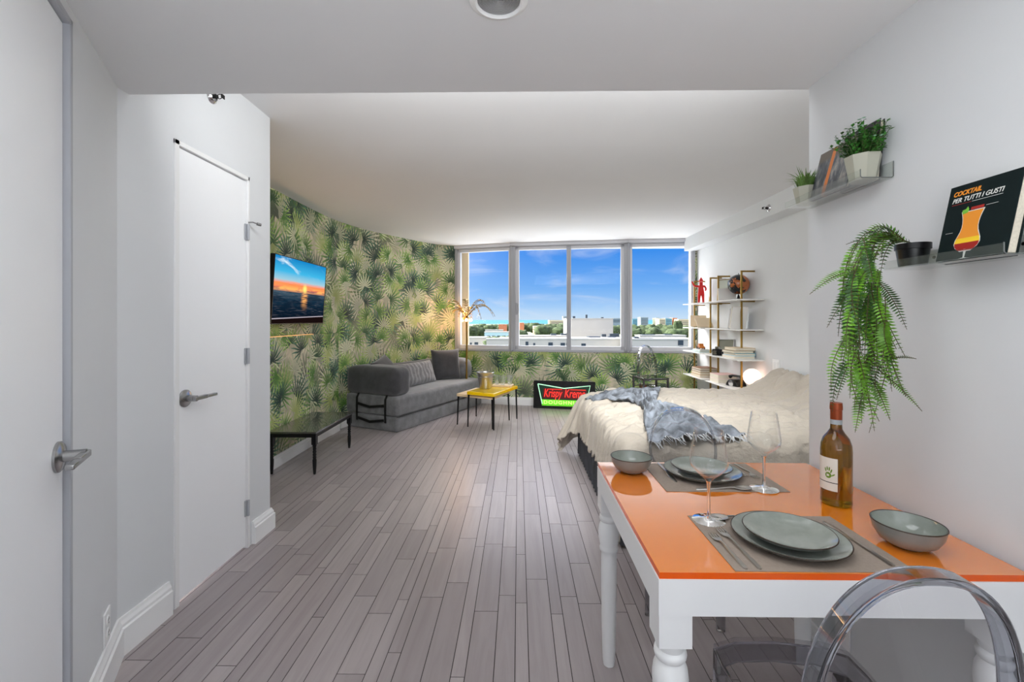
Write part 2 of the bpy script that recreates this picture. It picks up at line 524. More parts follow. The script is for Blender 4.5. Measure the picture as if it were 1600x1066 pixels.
def text_obj(name, s, size, m, parent, loc, rot=(0, 0, 0), shear=0.0, ext=0.001, off=0.0, width=None, align='LEFT', spacing=1.0, yscale=1.0):
    cu = bpy.data.curves.new(name, 'FONT')
    cu.body = s; cu.size = size; cu.shear = shear; cu.extrude = ext; cu.offset = off; cu.align_x = align; cu.space_character = spacing
    tmp = bpy.data.objects.new(name + '_tmp', cu)
    COL.objects.link(tmp)
    dg = bpy.context.evaluated_depsgraph_get()
    me = bpy.data.meshes.new_from_object(tmp.evaluated_get(dg))
    bpy.data.objects.remove(tmp)
    if width and len(me.vertices):
        xs = [v.co.x for v in me.vertices]
        k = width / (max(xs) - min(xs)); x0 = min(xs)
        for v in me.vertices:
            v.co.x = (v.co.x - x0) * k
            v.co.y *= yscale
            if align == 'CENTER': v.co.x -= width / 2
    me.materials.clear(); me.materials.append(m)
    o = bpy.data.objects.new(name, me)
    COL.objects.link(o)
    o.parent = parent; o.location = loc; o.rotation_euler = rot
    return o
# ================================================================ THE SHELL
XL, XR = -1.545, 1.12          # near walls
YC = 1.742                      # corner where the flat widens
ZS, ZC = 2.195, 2.475           # dropped ceiling, main ceiling
XRF = 2.58                      # far room wall by the bed

def wallpoly(name, pts, z0, z1, th, m, out=-1, kind=True, uvm=False, bottoms=None):
    """wall along a polyline: th thickens to the side away from the room"""
    b = MB()
    n = len(pts)
    P2 = [Vector((p[0], p[1])) for p in pts]
    nor = []
    for i in range(n):
        a = P2[max(i - 1, 0)]; c = P2[min(i + 1, n - 1)]
        t = (c - a).normalized()
        nor.append(Vector((t.y, -t.x)) * out)
    s = [0.0]
    for i in range(1, n): s.append(s[-1] + (P2[i] - P2[i - 1]).length)
    vs = []
    for i in range(n):
        q = P2[i] + nor[i] * th
        vs += [(P2[i].x, P2[i].y, z0), (P2[i].x, P2[i].y, z1), (q.x, q.y, z1), (q.x, q.y, z0)]
    fs = []
    for i in range(n - 1):
        for k in range(4):
            fs.append((i * 4 + k, (i + 1) * 4 + k, (i + 1) * 4 + (k + 1) % 4, i * 4 + (k + 1) % 4))
    fs.append((0, 1, 2, 3)); fs.append(tuple((n - 1) * 4 + k for k in (3, 2, 1, 0)))
    b.add(vs, fs)
    o = b.build(name, m, ang=25)
    if uvm:
        me = o.data
        uvl = me.uv_layers.new(name='UVMap')
        for lp in me.loops:
            co = me.vertices[lp.vertex_index].co
            i = lp.vertex_index // 4
            uvl.data[lp.index].uv = (s[i] + uvm, co.z)
    if kind: structure(o)
    return o

# floor: single boards of uneven width
def make_floor():
    b = MB()
    b.box((-2.6, -2.6, -0.20), (2.75, 7.35, -0.0015), 1)
    tones = [0.0] * len(b.f)
    rnd = random.Random(3)
    x = -2.55
    widths = [0.105, 0.105, 0.052, 0.105, 0.078, 0.052, 0.105, 0.052, 0.078, 0.105, 0.105, 0.052, 0.052]
    i = 0
    g = 0.0016
    while x < 2.6:
        wd = widths[i % len(widths)]; i += 1
        y = -2.5 - rnd.random() * 0.9
        while y < 7.3:
            L = rnd.choice([0.34, 0.45, 0.6, 0.75, 0.9]) * (1.0 if wd > 0.06 else 1.25)
            y0, y1 = max(y, -2.5), min(y + L, 7.3)
            if y1 > y0 + 0.02:
                b.box((x + g, y0 + g, -0.0015), (x + wd - g, y1 - g, 0.0), 0)
                tones += [rnd.random()] * 6
            y += L
        x += wd
    o = b.build('floor', [M_floor, M_gap], smooth=False)
    a = o.data.attributes.new('tone', 'FLOAT', 'FACE')
    a.data.foreach_set('value', tones)
    structure(o)
make_floor()

# near walls
WD = Vector((0.598, -1.0)).normalized()      # angled wall with the first door, running back from the corner
C0 = Vector((XL, 1.703))
def wp(t, n=0.0):                            # point on the angled wall: t metres back from the corner, n metres into the room
    p = C0 + WD * t + Vector((-WD.y, WD.x)) * n
    return p
T_END = 2.25
pe = wp(T_END)
D1a, D1b = 0.512, 1.36                       # first door opening along the wall
D2a, D2b = 1.985, 2.545                      # second door opening along Y
D1H, D2H = 2.155, 2.115
wallpoly('wall_angled', [C0, wp(D1a)], 0, ZS + .03, 0.12, M_wall, 1)
wallpoly('wall_angled_end', [wp(D1b), pe], 0, ZS + .03, 0.12, M_wall, 1)
b = MB()
def seg_box(mb, p, q, n0, n1, z0, z1, mi=0):
    t = (q - p).normalized(); nn = Vector((-t.y, t.x))
    vs = []
    for z in (z0, z1):
        for (a, c) in ((p, n0), (q, n0), (q, n1), (p, n1)):
            r = a + nn * c
            vs.append((r.x, r.y, z))
    mb.add(vs, [(0, 3, 2, 1), (4, 5, 6, 7), (0, 1, 5, 4), (1, 2, 6, 5), (2, 3, 7, 6), (3, 0, 4, 7)], mi)
seg_box(b, wp(D1a), wp(D1b), 0, -0.12, D1H, ZS + .03)
structure(b.build('wall_angled_lintel', M_wall, smooth=False))
b = MB()
b.box((XL - 0.12, 1.703, 0), (XL, D2a, 2.60)); b.box((XL - 0.12, D2b, 0), (XL, 2.765, 2.60)); b.box((XL - 0.12, D2a, D2H), (XL, D2b, 2.60))
b.box((-2.35, 2.645, 0), (XL - 0.12, 2.765, 2.60))
structure(b.build('wall_left', M_wall, smooth=False))
b = MB()
b.box((XR, -2.5, 0), (XR + 0.12, YC, 2.60)); b.box((XR + 0.12, YC - 0.12, 0), (XRF + 0.12, YC, 2.60))
structure(b.build('wall_right', M_wall, smooth=False))
b = MB()
b.box((pe.x - 0.12, -2.5, 0), (pe.x, pe.y, ZS + .03)); b.box((pe.x - 0.12, -2.6, 0), (XR + 0.12, -2.5, ZS + .03))
structure(b.build('wall_rear', M_wall, smooth=False))
b = MB(); b.box((XRF, YC, 0), (XRF + 0.12, 6.55, 2.60))
structure(b.build('wall_bedside', M_wall, smooth=False))
b = MB(); b.box((2.40, YC, 2.295), (XRF, 6.52, 2.52))
structure(b.build('trim_9', M_wall, smooth=False), 'boxed beam running along the top of the bedside wall')

# ceilings
b = MB(); b.box((-2.6, -2.6, ZS), (XR + 0.5, 1.757, ZS + 0.36))
structure(b.build('ceiling_dropped', M_ceil, smooth=False))
b = MB()
prof = [(1.70, 2.562), (2.75, 2.556), (3.1, 2.525), (3.5, 2.487), (3.9, ZC), (7.4, ZC)]
vs = [(x, y, z) for x in (-2.6, 2.75) for (y, z) in prof] + [(x, y, 2.75) for x in (-2.6, 2.75) for (y, z) in prof]
k = len(prof); fs = []
for i in range(k - 1):
    fs.append((i, i + 1, k + i + 1, k + i)); fs.append((2 * k + i, 3 * k + i, 3 * k + i + 1, 2 * k + i + 1))
    fs.append((i, 2 * k + i, 2 * k + i + 1, i + 1)); fs.append((k + i, k + i + 1, 3 * k + i + 1, 3 * k + i))
fs.append((0, k, 3 * k, 2 * k)); fs.append((k - 1, 3 * k - 1, 4 * k - 1, 2 * k - 1))
b.add(vs, fs)
structure(b.build('ceiling', M_ceil, ang=20))

# curved wallpapered wall
def cr(pts, m=6):
    out = []
    for i in range(len(pts) - 1):
        p0 = pts[max(i - 1, 0)]; p1 = pts[i]; p2 = pts[i + 1]; p3 = pts[min(i + 2, len(pts) - 1)]
        for j in range(m):
            t = j / m
            out.append(0.5 * ((2 * p1) + (p2 - p0) * t + (2 * p0 - 5 * p1 + 4 * p2 - p3) * t * t + (3 * p1 - p0 - 3 * p2 + p3) * t ** 3))
    out.append(pts[-1]); return out
def g2(px, D):
    p = at(px, 500, D); return Vector((p.x, p.y))
curve_pts = [Vector((-2.19, 2.72)), Vector((-2.19, 3.6)), g2(467.5, 4.49), g2(522, 5.24), g2(569, 5.80), g2(622, 6.35), g2(680, 6.95), g2(711, 7.14)]
LW = cr(curve_pts, 5)
wallpoly('wall_curved', LW, 0, 2.52, 0.12, M_paperw, -1, uvm=0.01)
# low boxing in front of it, papered too
LB = [Vector((p.x + 0.055, p.y)) for p in LW if p.y < 5.2]
LB.append(Vector((LB[-1].x + 0.004, 5.235)))
wallpoly('trim_1', LB, 0, 1.147, 0.052, M_paperw, -1, uvm=5.3)
# window wall facets
WA, WB, WC, WDp = g2(711, 7.14), g2(799, 6.86), g2(981, 6.58), g2(1086, 6.47)
tdir = (WDp - WC).normalized()
WE = WC + tdir * ((XRF - WC.x) / tdir.x)
ZW0, ZW1 = 0.815, 2.455
wallpoly('wall_window', [WA, WB, WC, WE], 0, ZW0, 0.14, M_paperw, -1, uvm=3.37)
wallpoly('wall_window_head', [WA, WB, WC, WE], ZW1, 2.53, 0.14, M_wall, -1)
wallpoly('wall_window_end', [WC + tdir * ((WDp - WC).length), WE], ZW0, ZW1, 0.14, M_paperw, -1, uvm=7.0)

# windows
def window(idx, p, q, label, panes, left_w, right_w, mull=None, handle=None):
    L = (q - p).length
    a = atan2((q - p).y, (q - p).x)
    root = thing('window_%d' % idx, label, None, (p.x, p.y, 0), a, kind='structure')
    root['kind'] = 'structure'
    zb, zt = ZW0, ZW1
    zg0, zg1 = 0.905, 2.37
    f = MB()
    f.box((0, -0.012, zb), (L, 0.13, zb + 0.035)); f.box((0, -0.012, zt - 0.04), (L, 0.13, zt))
    f.box((0, -0.012, zb), (left_w * 0.55, 0.13, zt)); f.box((L - right_w * 0.55, -0.012, zb), (L, 0.13, zt))
    f.build('frame', M_winf2, root, bevel=0.003, seg=1)
    s_ = MB()
    s_.box((left_w * 0.5, 0.012, zb + 0.03), (L - right_w * 0.5, 0.075, zg0)); s_.box((left_w * 0.5, 0.012, zg1), (L - right_w * 0.5, 0.075, zt - 0.035))
    s_.box((left_w * 0.5, 0.012, zb + 0.03), (left_w, 0.075, zt - 0.035)); s_.box((L - right_w, 0.012, zb + 0.03), (L - right_w * 0.5, 0.075, zt - 0.035))
    s_.build('sash', M_winf, root, bevel=0.004, seg=1)
    spans = [(left_w, L - right_w)]
    if mull:
        m_ = MB(); m_.box((mull - 0.033, 0.0, zb + 0.03), (mull + 0.033, 0.07, zt - 0.035))
        m_.box((mull - 0.010, -0.006, zb + 0.03), (mull + 0.010, 0.0, zt - 0.035))
        m_.build('mullion', M_winf2, root, bevel=0.004, seg=1)
        spans = [(left_w, mull - 0.033), (mull + 0.033, L - right_w)]
    for (a0, a1) in spans:
        g = MB(); g.box((a0 - 0.005, 0.040, zg0 - 0.005), (a1 + 0.005, 0.046, zg1 + 0.005))
        g.build('pane', M_pane, root, smooth=False)
    if handle:
        h = MB(); h.tube([(handle, 0.012, 1.40), (handle + .022, -0.03, 1.40), (handle + .03, -0.035, 1.45), (handle + .022, -0.03, 1.54), (handle, 0.012, 1.54)], 0.008, 8)
        h.box((handle - 0.02, 0.0, 1.38), (handle + 0.012, 0.013, 1.56))
        h.build('handle', M_winf2, root, bevel=0.002)
    return root
window(1, WA, WB, 'narrow fixed window beside the curved papered wall', 1, 0.085, 0.05)
LBc = (WC - WB).length
window(2, WB, WC, 'wide sliding window with two panes and a grip handle', 2, 0.115, 0.10, mull=(889.5 - 799) / (981 - 799) * LBc * 1.012, handle=0.085)
window(3, WC, WDp, 'fixed window nearest the gold shelving', 1, 0.065, 0.055)
# window board along the foot, shade rail along the head
b = MB()
for (p, q) in ((WA, WB), (WB, WC), (WC, WDp)):
    seg_box(b, p, q, -0.0, -0.045, 2.43, 2.475)
structure(b.build('trim_2', M_winf, smooth=False), 'roller shade rail along the head of the windows')
b = MB()
for p in (WB, WC):
    b.cyl((p.x, p.y - 0.012, ZW0 + 0.01), (p.x, p.y - 0.012, ZW1), 0.012, n=10)
structure(b.build('trim_3', M_winf2), 'corner posts between the windows')
# outside piers seen past the glass
b = MB()
p = at(733, 500, 7.50); b.box((p.x - 0.6, p.y - 0.12, 0), (p.x, p.y, 3.2))
p = at(1076, 500, 7.1); b.box((p.x, p.y - 0.4, 0), (p.x + 0.6, p.y, 3.2))
structure(b.build('wall_outside_piers', mat('outside_render', lin((206, 184, 150)), 0.8), smooth=False))

# baseboards
def baseboard(name, pts, h, m=M_trim, th=0.022):
    b = MB()
    P2 = [Vector((p[0], p[1])) for p in pts]
    n = len(P2)
    prof = [(0, 0), (th, 0), (th, h * 0.72), (th * 0.72, h * 0.76), (th * 0.72, h * 0.84), (th * 0.45, h * 0.93), (th * 0.35, h), (0, h)]
    rings = []
    for i in range(n):
        if i == 0: t0 = t1 = (P2[1] - P2[0]).normalized()
        elif i == n - 1: t0 = t1 = (P2[-1] - P2[-2]).normalized()
        else: t0 = (P2[i] - P2[i - 1]).normalized(); t1 = (P2[i + 1] - P2[i]).normalized()
        n0 = Vector((t0.y, -t0.x)); n1 = Vector((t1.y, -t1.x))
        mm = (n0 + n1).normalized(); k = 1.0 / max(0.35, mm.dot(n0))
        rings.append([(P2[i].x + mm.x * d_ * k, P2[i].y + mm.y * d_ * k, z) for (d_, z) in prof])
    m_ = len(prof)
    vs = [q for r in rings for q in r]
    fs = [(i * m_ + k, i * m_ + (k + 1) % m_, (i + 1) * m_ + (k + 1) % m_, (i + 1) * m_ + k) for i in range(n - 1) for k in range(m_)]
    fs.append(tuple(range(m_))); fs.append(tuple((n - 1) * m_ + k for k in range(m_ - 1, -1, -1)))
    b.add(vs, fs)
    return structure(b.build(name, m, smooth=False))
baseboard('baseboard_angled', [wp(D1a - 0.012), C0, (XL, D2a - 0.03)], 0.145)
baseboard('baseboard_left', [(XL, D2b + 0.03), (XL, 2.765), (-2.19, 2.765)], 0.13)
baseboard('baseboard_right', [(XRF, YC), (XR, YC), (XR, -2.4)][0:3], 0.15)
baseboard('baseboard_curved', [(p.x, p.y) for p in LB[0:]] , 0.105, th=0.018)
baseboard('baseboard_curved_far', [(p.x, p.y) for p in LW if p.y > 5.24], 0.12, th=0.018)
baseboard('baseboard_window', [(WA.x, WA.y), (WB.x, WB.y), (WC.x, WC.y), (WE.x, WE.y)], 0.12, th=0.018)
baseboard('baseboard_bedside', [(XRF, WE.y), (XRF, YC)], 0.12, th=0.018)

# ---- doors
def lever(root, name='lever_handle'):
    """local: wall plane is x=0, +x into the room, y along the door towards the hinges, z=0 at the spindle"""
    b = MB()
    R = Matrix.Rotation(pi / 2, 4, 'Y')
    b.lathe([(0.0, 0), (0.035, 0), (0.035, 0.005), (0.030, 0.009), (0.013, 0.012), (0.012, 0.050), (0.0, 0.052)], 28, 0, R, cap=False)
    o = b.build(name, M_steel, root)
    c = MB()
    c.box((0.040, -0.013, -0.008), (0.056, 0.060, 0.008)); c.box((0.042, 0.055, -0.006), (0.058, 0.115, 0.006))
    q = c.build('lever', M_steel, o, bevel=0.003)
    return o

a1 = atan2(WD.y, WD.x)
d1 = thing('door_1', 'flat white door in the angled wall nearest the camera, lever handle', None, (wp(D1a).x, wp(D1a).y, 0), a1, kind='structure')
# local: +x back along the wall, +y into the room (normal), leaf recessed
Wd = D1b - D1a
b = MB()
for (x0, x1) in ((0.0, 0.018), (Wd - 0.018, Wd)):
    b.box((x0, -0.12, 0), (x1, 0.006, D1H))
b.box((0, -0.12, D1H - 0.018), (Wd, 0.006, D1H))
b.build('frame', M_winf2, d1, bevel=0.002, seg=1)
b = MB(); b.box((0.021, -0.052, 0.012), (Wd - 0.021, -0.010, D1H - 0.021)); lf = b.build('leaf', M_door, d1, bevel=0.002, seg=1)
hd = lever(d1); hd.scale = (1.2, 1.2, 1.2); hd.location = (0.062, -0.010, 0.925); hd.rotation_euler = (0, 0, pi / 2)
for c_ in hd.children: c_.scale = (1, -1, 1)
d2 = thing('door_2', 'flat white door beside the curved wall, hinged on its far side', None, (XL, D2a, 0), 0.0, kind='structure')
Wd2 = D2b - D2a
b = MB()
for (y0, y1) in ((0.0, 0.028), (Wd2 - 0.016, Wd2)):
    b.box((-0.12, y0, 0), (0.007, y1, D2H))
b.box((-0.12, 0, D2H - 0.022), (0.007, Wd2, D2H))
b.build('frame', M_trim, d2, bevel=0.002, seg=1)
b = MB(); b.box((-0.050, 0.031, 0.014), (-0.006, Wd2 - 0.019, D2H - 0.026)); b.build('leaf', M_door, d2, bevel=0.002, seg=1)
hd = lever(d2); hd.scale = (1.15, 1.15, 1.15); hd.location = (-0.006, 0.075, 0.935)
for z in (1.80, 1.095, 0.23):
    b = MB(); b.cyl((0.008, Wd2 - 0.017, z - 0.045), (0.008, Wd2 - 0.017, z + 0.045), 0.0075, n=12)
    b.box((-0.004, Wd2 - 0.035, z - 0.045), (0.002, Wd2 + 0.0, z + 0.045))
    b.build('hinge', M_winf2, d2, bevel=0.001, seg=1)
b = MB(); b.tube([(0.008, Wd2 - 0.017, 1.855), (0.03, Wd2 - 0.01, 1.857), (0.05, Wd2 + 0.01, 1.85)], 0.004, 8)
b.cyl((0.046, Wd2 + 0.002, 1.85), (0.058, Wd2 + 0.02, 1.848), 0.009, n=12)
b.build('door_stop', M_steel, d2)

# outlets and switches
def outlet(loc, rz, label, kind='outlet', wide=0.072):
    r = thing('power_outlet' if kind == 'outlet' else 'light_switch', label, 'outlet' if kind == 'outlet' else 'light switch', loc, rz)
    b = MB(); b.box((0, -wide / 2, -0.058), (0.006, wide / 2, 0.058)); b.build('cover_plate', M_plastic, r, bevel=0.002)
    if kind == 'outlet':
        for z in (-0.022, 0.022):
            b = MB(); b.lathe([(0.0165, 0.0), (0.0165, 0.0025)], 20, 0, Matrix.Translation((0.006, 0, z)) @ Matrix.Rotation(pi / 2, 4, 'Y'))
            s_ = b.build('socket', M_plastic, r)
            b = MB()
            for y in (-0.006, 0.006): b.box((0.0084, y - 0.001, z - 0.001), (0.0090, y + 0.001, z + 0.008))
            b.box((0.0084, -0.002, z - 0.011), (0.0090, 0.002, z - 0.007))
            b.build('slots', M_dark, s_, smooth=False)
    else:
        for y in (-0.024, 0.024):
            b = MB(); b.box((0.006, y - 0.016, -0.034), (0.010, y + 0.016, 0.034)); b.build('rocker', M_plastic, r, bevel=0.002)
    return r
p = wp(0.155, 0.0); outlet((p.x, p.y, 0.21), a1 + pi / 2, 'white power outlet low on the angled wall above the baseboard')
outlet((XR, 1.56, 0.235), pi, 'white power outlet on the wall under the orange dining table')
outlet((XRF, 4.52, 0.845), pi, 'white double rocker light switch on the wall above the bed', 'switch', 0.118)

# sprinklers
def sprinkler(loc, rz, label):
    r = thing('sprinkler', label, 'sprinkler', loc, rz)
    R = Matrix.Rotation(pi / 2, 4, 'Y')
    b = MB(); b.lathe([(0.0, 0), (0.036, 0), (0.034, 0.006), (0.022, 0.016), (0.020, 0.006), (0.0, 0.006)], 28, 0, R, cap=False); b.build('escutcheon', M_chrome, r)
    b = MB(); b.cyl((0.004, 0, 0), (0.03, 0, 0), 0.009, n=14); b.tube([(0.03, 0, 0.008), (0.042, 0, 0.012), (0.056, 0, 0.004)], 0.002, 6); b.tube([(0.03, 0, -0.008), (0.042, 0, -0.012), (0.056, 0, -0.004)], 0.002, 6)
    b.box((0.056, -0.014, -0.010), (0.058, 0.014, 0.010)); b.build('nozzle', M_dark, r)
sprinkler((XL, 2.235, 2.425), 0, 'round chrome sprinkler head on the white wall above the hinged door')
sprinkler((2.40, 4.33, 2.372), pi, 'small chrome sprinkler on the boxed beam over the bed')

# ceiling downlight
r = thing('ceiling_light', 'round white recessed ceiling light with ribbed grey lens', 'ceiling light', (-0.055, 1.245, ZS))
b = MB(); b.lathe([(0.060, -0.002), (0.060, -0.010), (0.066, -0.014), (0.082, -0.006), (0.082, 0.0)], 56, 0, None, cap=False); b.build('trim_ring', M_trim, r)
pr = []
for k in range(14):
    rr = 0.0015 + k * 0.0043
    pr += [(rr, -0.003), (rr + 0.001, -0.0065), (rr + 0.0028, -0.0065), (rr + 0.0036, -0.003)]
b = MB(); b.lathe(pr, 56, 0, None, cap=False); b.build('lens', mat('ribbed_lens', lin((160, 160, 160)), 0.3), r)
# ================================================================ OUTSIDE
GZ = -23.0
M_ground = mat('city_ground', lin((128, 134, 112)), 0.9, vary=(0.02, 0.25))
M_sea = mat('sea_water', lin((70, 140, 168)), 0.25, spec=0.4)
M_bw = mat('white_render', lin((196, 191, 181)), 0.8, vary=(0.15, 0.04))
M_bc = mat('cream_render', lin((226, 208, 172)), 0.8)
M_bb = mat('pale_blue_render', lin((176, 208, 216)), 0.8)
M_bo = mat('terracotta_render', lin((206, 132, 96)), 0.8)
M_bg = mat('grey_tower', lin((134, 150, 160)), 0.7)
M_bt = mat('teal_tower', lin((120, 176, 192)), 0.6)
M_broof = mat('flat_roof', lin((190, 188, 182)), 0.9, vary=(0.2, 0.06))
M_bwin = mat('dark_windows', lin((58, 68, 76)), 0.3)
M_tree = mat('tree_crown', lin((70, 84, 52)), 0.95, vary=(2.4, 0.6))

b = MB(); b.box((-4000, 60, GZ - 5), (5000, 2600, GZ)); structure(b.build('ground', M_ground, smooth=False))
b = MB(); b.box((-60000, 2600, GZ - 30), (60000, 90000, GZ - 1)); structure(b.build('sea', M_sea, smooth=False))

def building(label, x0, x1, ytop, D, depth, m, turn=0.0, wins=(), roof=True, bands=0, gear=(), name='building'):
    """front wall between picture columns x0,x1 at distance D (metres); wins: (u,v,w,h) in metres on the front"""
    p, q = at(x0, ytop, D), at(x1, ytop, D)
    L = (q - p).to_2d().length
    zt = p.z
    r = thing(name, label, 'building', (p.x, p.y, GZ), atan2(q.y - p.y, q.x - p.x) + turn)
    H = zt - GZ
    b = MB(); b.box((0, 0, 0), (L, depth, H)); b.build('walls', m, r, smooth=False)
    if roof:
        b = MB(); b.box((-0.15, -0.15, H), (L + 0.15, depth + 0.15, H + 0.2)); b.box((0.6, 0.6, H + 0.1), (L - 0.6, depth - 0.6, H + 0.26)); b.build('roof', M_broof, r, smooth=False)
    for (u, v, ww, hh) in wins:
        b = MB(); b.box((u, -0.06, H - v - hh), (u + ww, 0.05, H - v)); b.build('window', M_bwin, r, smooth=False)
    if bands:
        st = H / bands
        for k in range(1, min(bands, 9)):
            b = MB(); b.box((L * 0.08, -0.2, H - k * 3.2 - 1.2), (L * 0.92, 0.1, H - k * 3.2)); b.build('window', M_bwin, r, smooth=False)
    for (u, v, ww, dd, hh) in gear:
        b = MB(); b.box((u, v, H), (u + ww, v + dd, H + hh)); b.build('roof_unit', M_bwin, r, smooth=False)
    return r

# near white roofs
building('long low white building below the wide sliding window', 760, 990, 530.5, 110, 9, M_bw,
         wins=[(9.6, 0.55, 0.7, 1.2), (11.5, 0.9, 0.5, 0.7), (15.2, 0.75, 1.1, 1.1), (18.2, 0.85, 1.1, 0.8), (19.6, 0.9, 0.5, 0.8), (23.3, 1.0, 1.1, 0.7)],
         gear=[(26.0, 5, 3.0, 3, 0.5), (31, 5, 2, 2, 0.5)])
building('white parapet block with a flat roof stepping up behind the long low one', 812, 890, 525.5, 128, 5, M_bw, gear=[(9, 1, 1.6, 2, 0.6), (12, 1.5, 2.2, 2, 0.7)])
building('tall blank white block standing above the roofs', 892.5, 958, 498.5, 145, 22, M_bw, turn=0.0, gear=[(0.8, 2, 0.8, 1, 0.9), (5.0, 2, 0.6, 1, 1.4), (10.5, 4, 0.8, 1, 0.6)])
building('white roof with dark plant machinery in front of the tall blank block', 905, 972, 531.0, 124, 12, M_bw,
         gear=[(2.4, 1, 1.3, 1.4, 0.9), (4.0, 2, 2.2, 1.4, 0.6), (6.6, 1.5, 1.2, 1.2, 1.5), (8.2, 2, 3.6, 1.6, 0.8), (9.0, 2.2, 2.6, 1.2, 1.6)])
building('broad white building with a dark glazed bay below the right-hand window'.replace('right-hand ', 'fixed ') + ' by the shelves', 985, 1090, 531, 100, 9, M_bw,
         wins=[(10.6, 0.15, 1.2, 1.1), (10.9, 1.5, 0.8, 0.5), (0.4, 1.5, 2.6, 0.25)], gear=[(1.2, 1, 1.0, 1.4, 0.6), (2.4, 1.2, 3.2, 1.4, 0.35)])
building('cream topped flat roof behind the broad white building', 1000, 1072, 525.0, 138, 6, M_bw, gear=[(1, 1, 4.0, 2, 0.4), (8, 1, 2.4, 2, 0.5)])
building('small white house with two dark windows below the narrow window', 728, 771, 528.5, 120, 6, M_bw, wins=[(1.1, 1.2, 0.5, 0.7), (2.3, 1.1, 1.0, 0.8), (6.0, 1.1, 0.8, 0.8)])
building('pale blue and white apartment block behind the small white house', 757, 800, 519.5, 190, 6, M_bb, wins=[(1 + k * 2.2, 1.4, 1.3, 1.1) for k in range(5)] + [(5 + k * 2.2, 3.6, 1.2, 1.0) for k in range(3)])
building('low white apartment house with small square windows', 758, 786, 516.0, 260, 5, M_bw, wins=[(1 + k * 2.4, 1.6, 1.1, 1.1) for k in range(4)])
building('terracotta coloured house among the trees', 779, 792, 507.0, 520, 16, M_bo, bands=0)
building('terracotta and cream house at the edge of the sliding window', 812, 819, 504.5, 430, 20, M_bo)
building('cream villa with arched upper floor among the trees', 834, 853, 510.2, 420, 20, M_bc, wins=[(1.5 + k * 2.0, 1.2, 1.1, 1.3) for k in range(5)])
building('wide cream waterfront block on the horizon', 858, 886, 500.5, 900, 30, M_bc, bands=3)
building('slim grey tower just left of the tall blank block'.replace('just left of', 'beside'), 880, 888, 494.5, 950, 20, M_bg, bands=8)
building('low grey block on the horizon behind the tall blank block', 956, 972, 497.5, 900, 24, M_bg, bands=3)
building('pale teal tower on the skyline', 988, 1000, 498.0, 1000, 24, M_bt, bands=5)
building('dark grey tower, tallest on the skyline', 1001, 1013, 496.0, 950, 24, M_bg, bands=6)
building('narrow dark slab tower on the skyline', 1025, 1030, 497.0, 950, 24, mat('olive_tower', lin((110, 116, 96)), 0.7), bands=6)
building('cream tower on the skyline', 1030, 1040, 498.0, 900, 24, M_bc, bands=5)
building('blue and white striped tower on the skyline', 1040, 1050, 497.5, 920, 24, M_bt, bands=6)
building('red brown tower on the skyline', 1051, 1058, 497.0, 930, 24, M_bo, bands=6)
building('yellow cream slab at the end of the skyline', 1060, 1078, 499.0, 900, 24, M_bc, bands=4)

# trees
def crown(seed):
    bm = bmesh.new(); bmesh.ops.create_icosphere(bm, subdivisions=3, radius=1.0)
    for v in bm.verts:
        v.co *= 1.0 + 0.30 * noise.noise(v.co * 2.2 + Vector((seed, 0, 0))) + 0.14 * noise.noise(v.co * 6 + Vector((0, seed, 0)))
    me = bpy.data.meshes.new('tree'); bm.to_mesh(me); bm.free(); me.materials.append(M_tree); me.shade_smooth()
    return me
crowns = [crown(k * 3.7) for k in range(3)]
rnd = random.Random(11)
def tree(px, ytop, D, R, group, label, asp=1.0):
    p = at(px, ytop, D)
    o = bpy.data.objects.new('tree', rnd.choice(crowns))
    o.scale = (R, R, R * 0.8 * asp)
    o.location = (p.x, p.y, p.z - R * 0.8 * asp)
    o.rotation_euler = (0, 0, rnd.random() * 6)
    COL.objects.link(o)
    tag(o, label, 'tree', group)
g1 = 'trees seen through the window'
for (x0, x1, yt, D, rows, R, lab) in [
        (734, 758, 509.5, 300, 2, 5.5, 'green tree crown behind the small white house, seen past the gold lamp'),
        (744, 798, 506.5, 640, 2, 9, 'far green tree crown below the sea line in the narrow window'),
        (772, 798, 524, 114, 2, 2.6, 'green tree crown close below the narrow window, in front of the pale blue apartments'),
        (814, 888, 505.5, 600, 2, 9, 'far green tree crown below the sea line in the wide sliding window'),
        (814, 834, 514, 250, 1, 4.5, 'green tree crown rising over the long white roof by the window mullion'),
        (846, 888, 509, 300, 2, 6, 'green tree crown rising over the long white roof beside the tall blank block'),
        (958, 972, 509, 300, 2, 4, 'green tree crown in the gap between the tall blank block and the window frame'),
        (990, 1080, 507.5, 460, 2, 9, 'far green tree crown below the skyline towers'),
        (990, 1080, 512.5, 300, 2, 6.5, 'nearer green tree crown above the white roofs by the shelves')]:
    for row in range(rows):
        Dr = D + row * 2.4 * R
        step = 2.05 * R * FPX / Dr
        x = x0 + (0.5 if row % 2 else 0.0) * step
        while x < x1:
            tree(x, yt + rnd.uniform(-1.0, 1.5), Dr + rnd.uniform(-.1, .1) * R, R * rnd.uniform(0.82, 1.0), g1, lab)
            x += step
for (px, yt) in ((1056.5, 501.5), (1061.5, 501.0)):
    tree(px, yt, 330, 2.2, g1 + ', tall and narrow', 'tall narrow dark conifer in front of the skyline towers', 3.2)

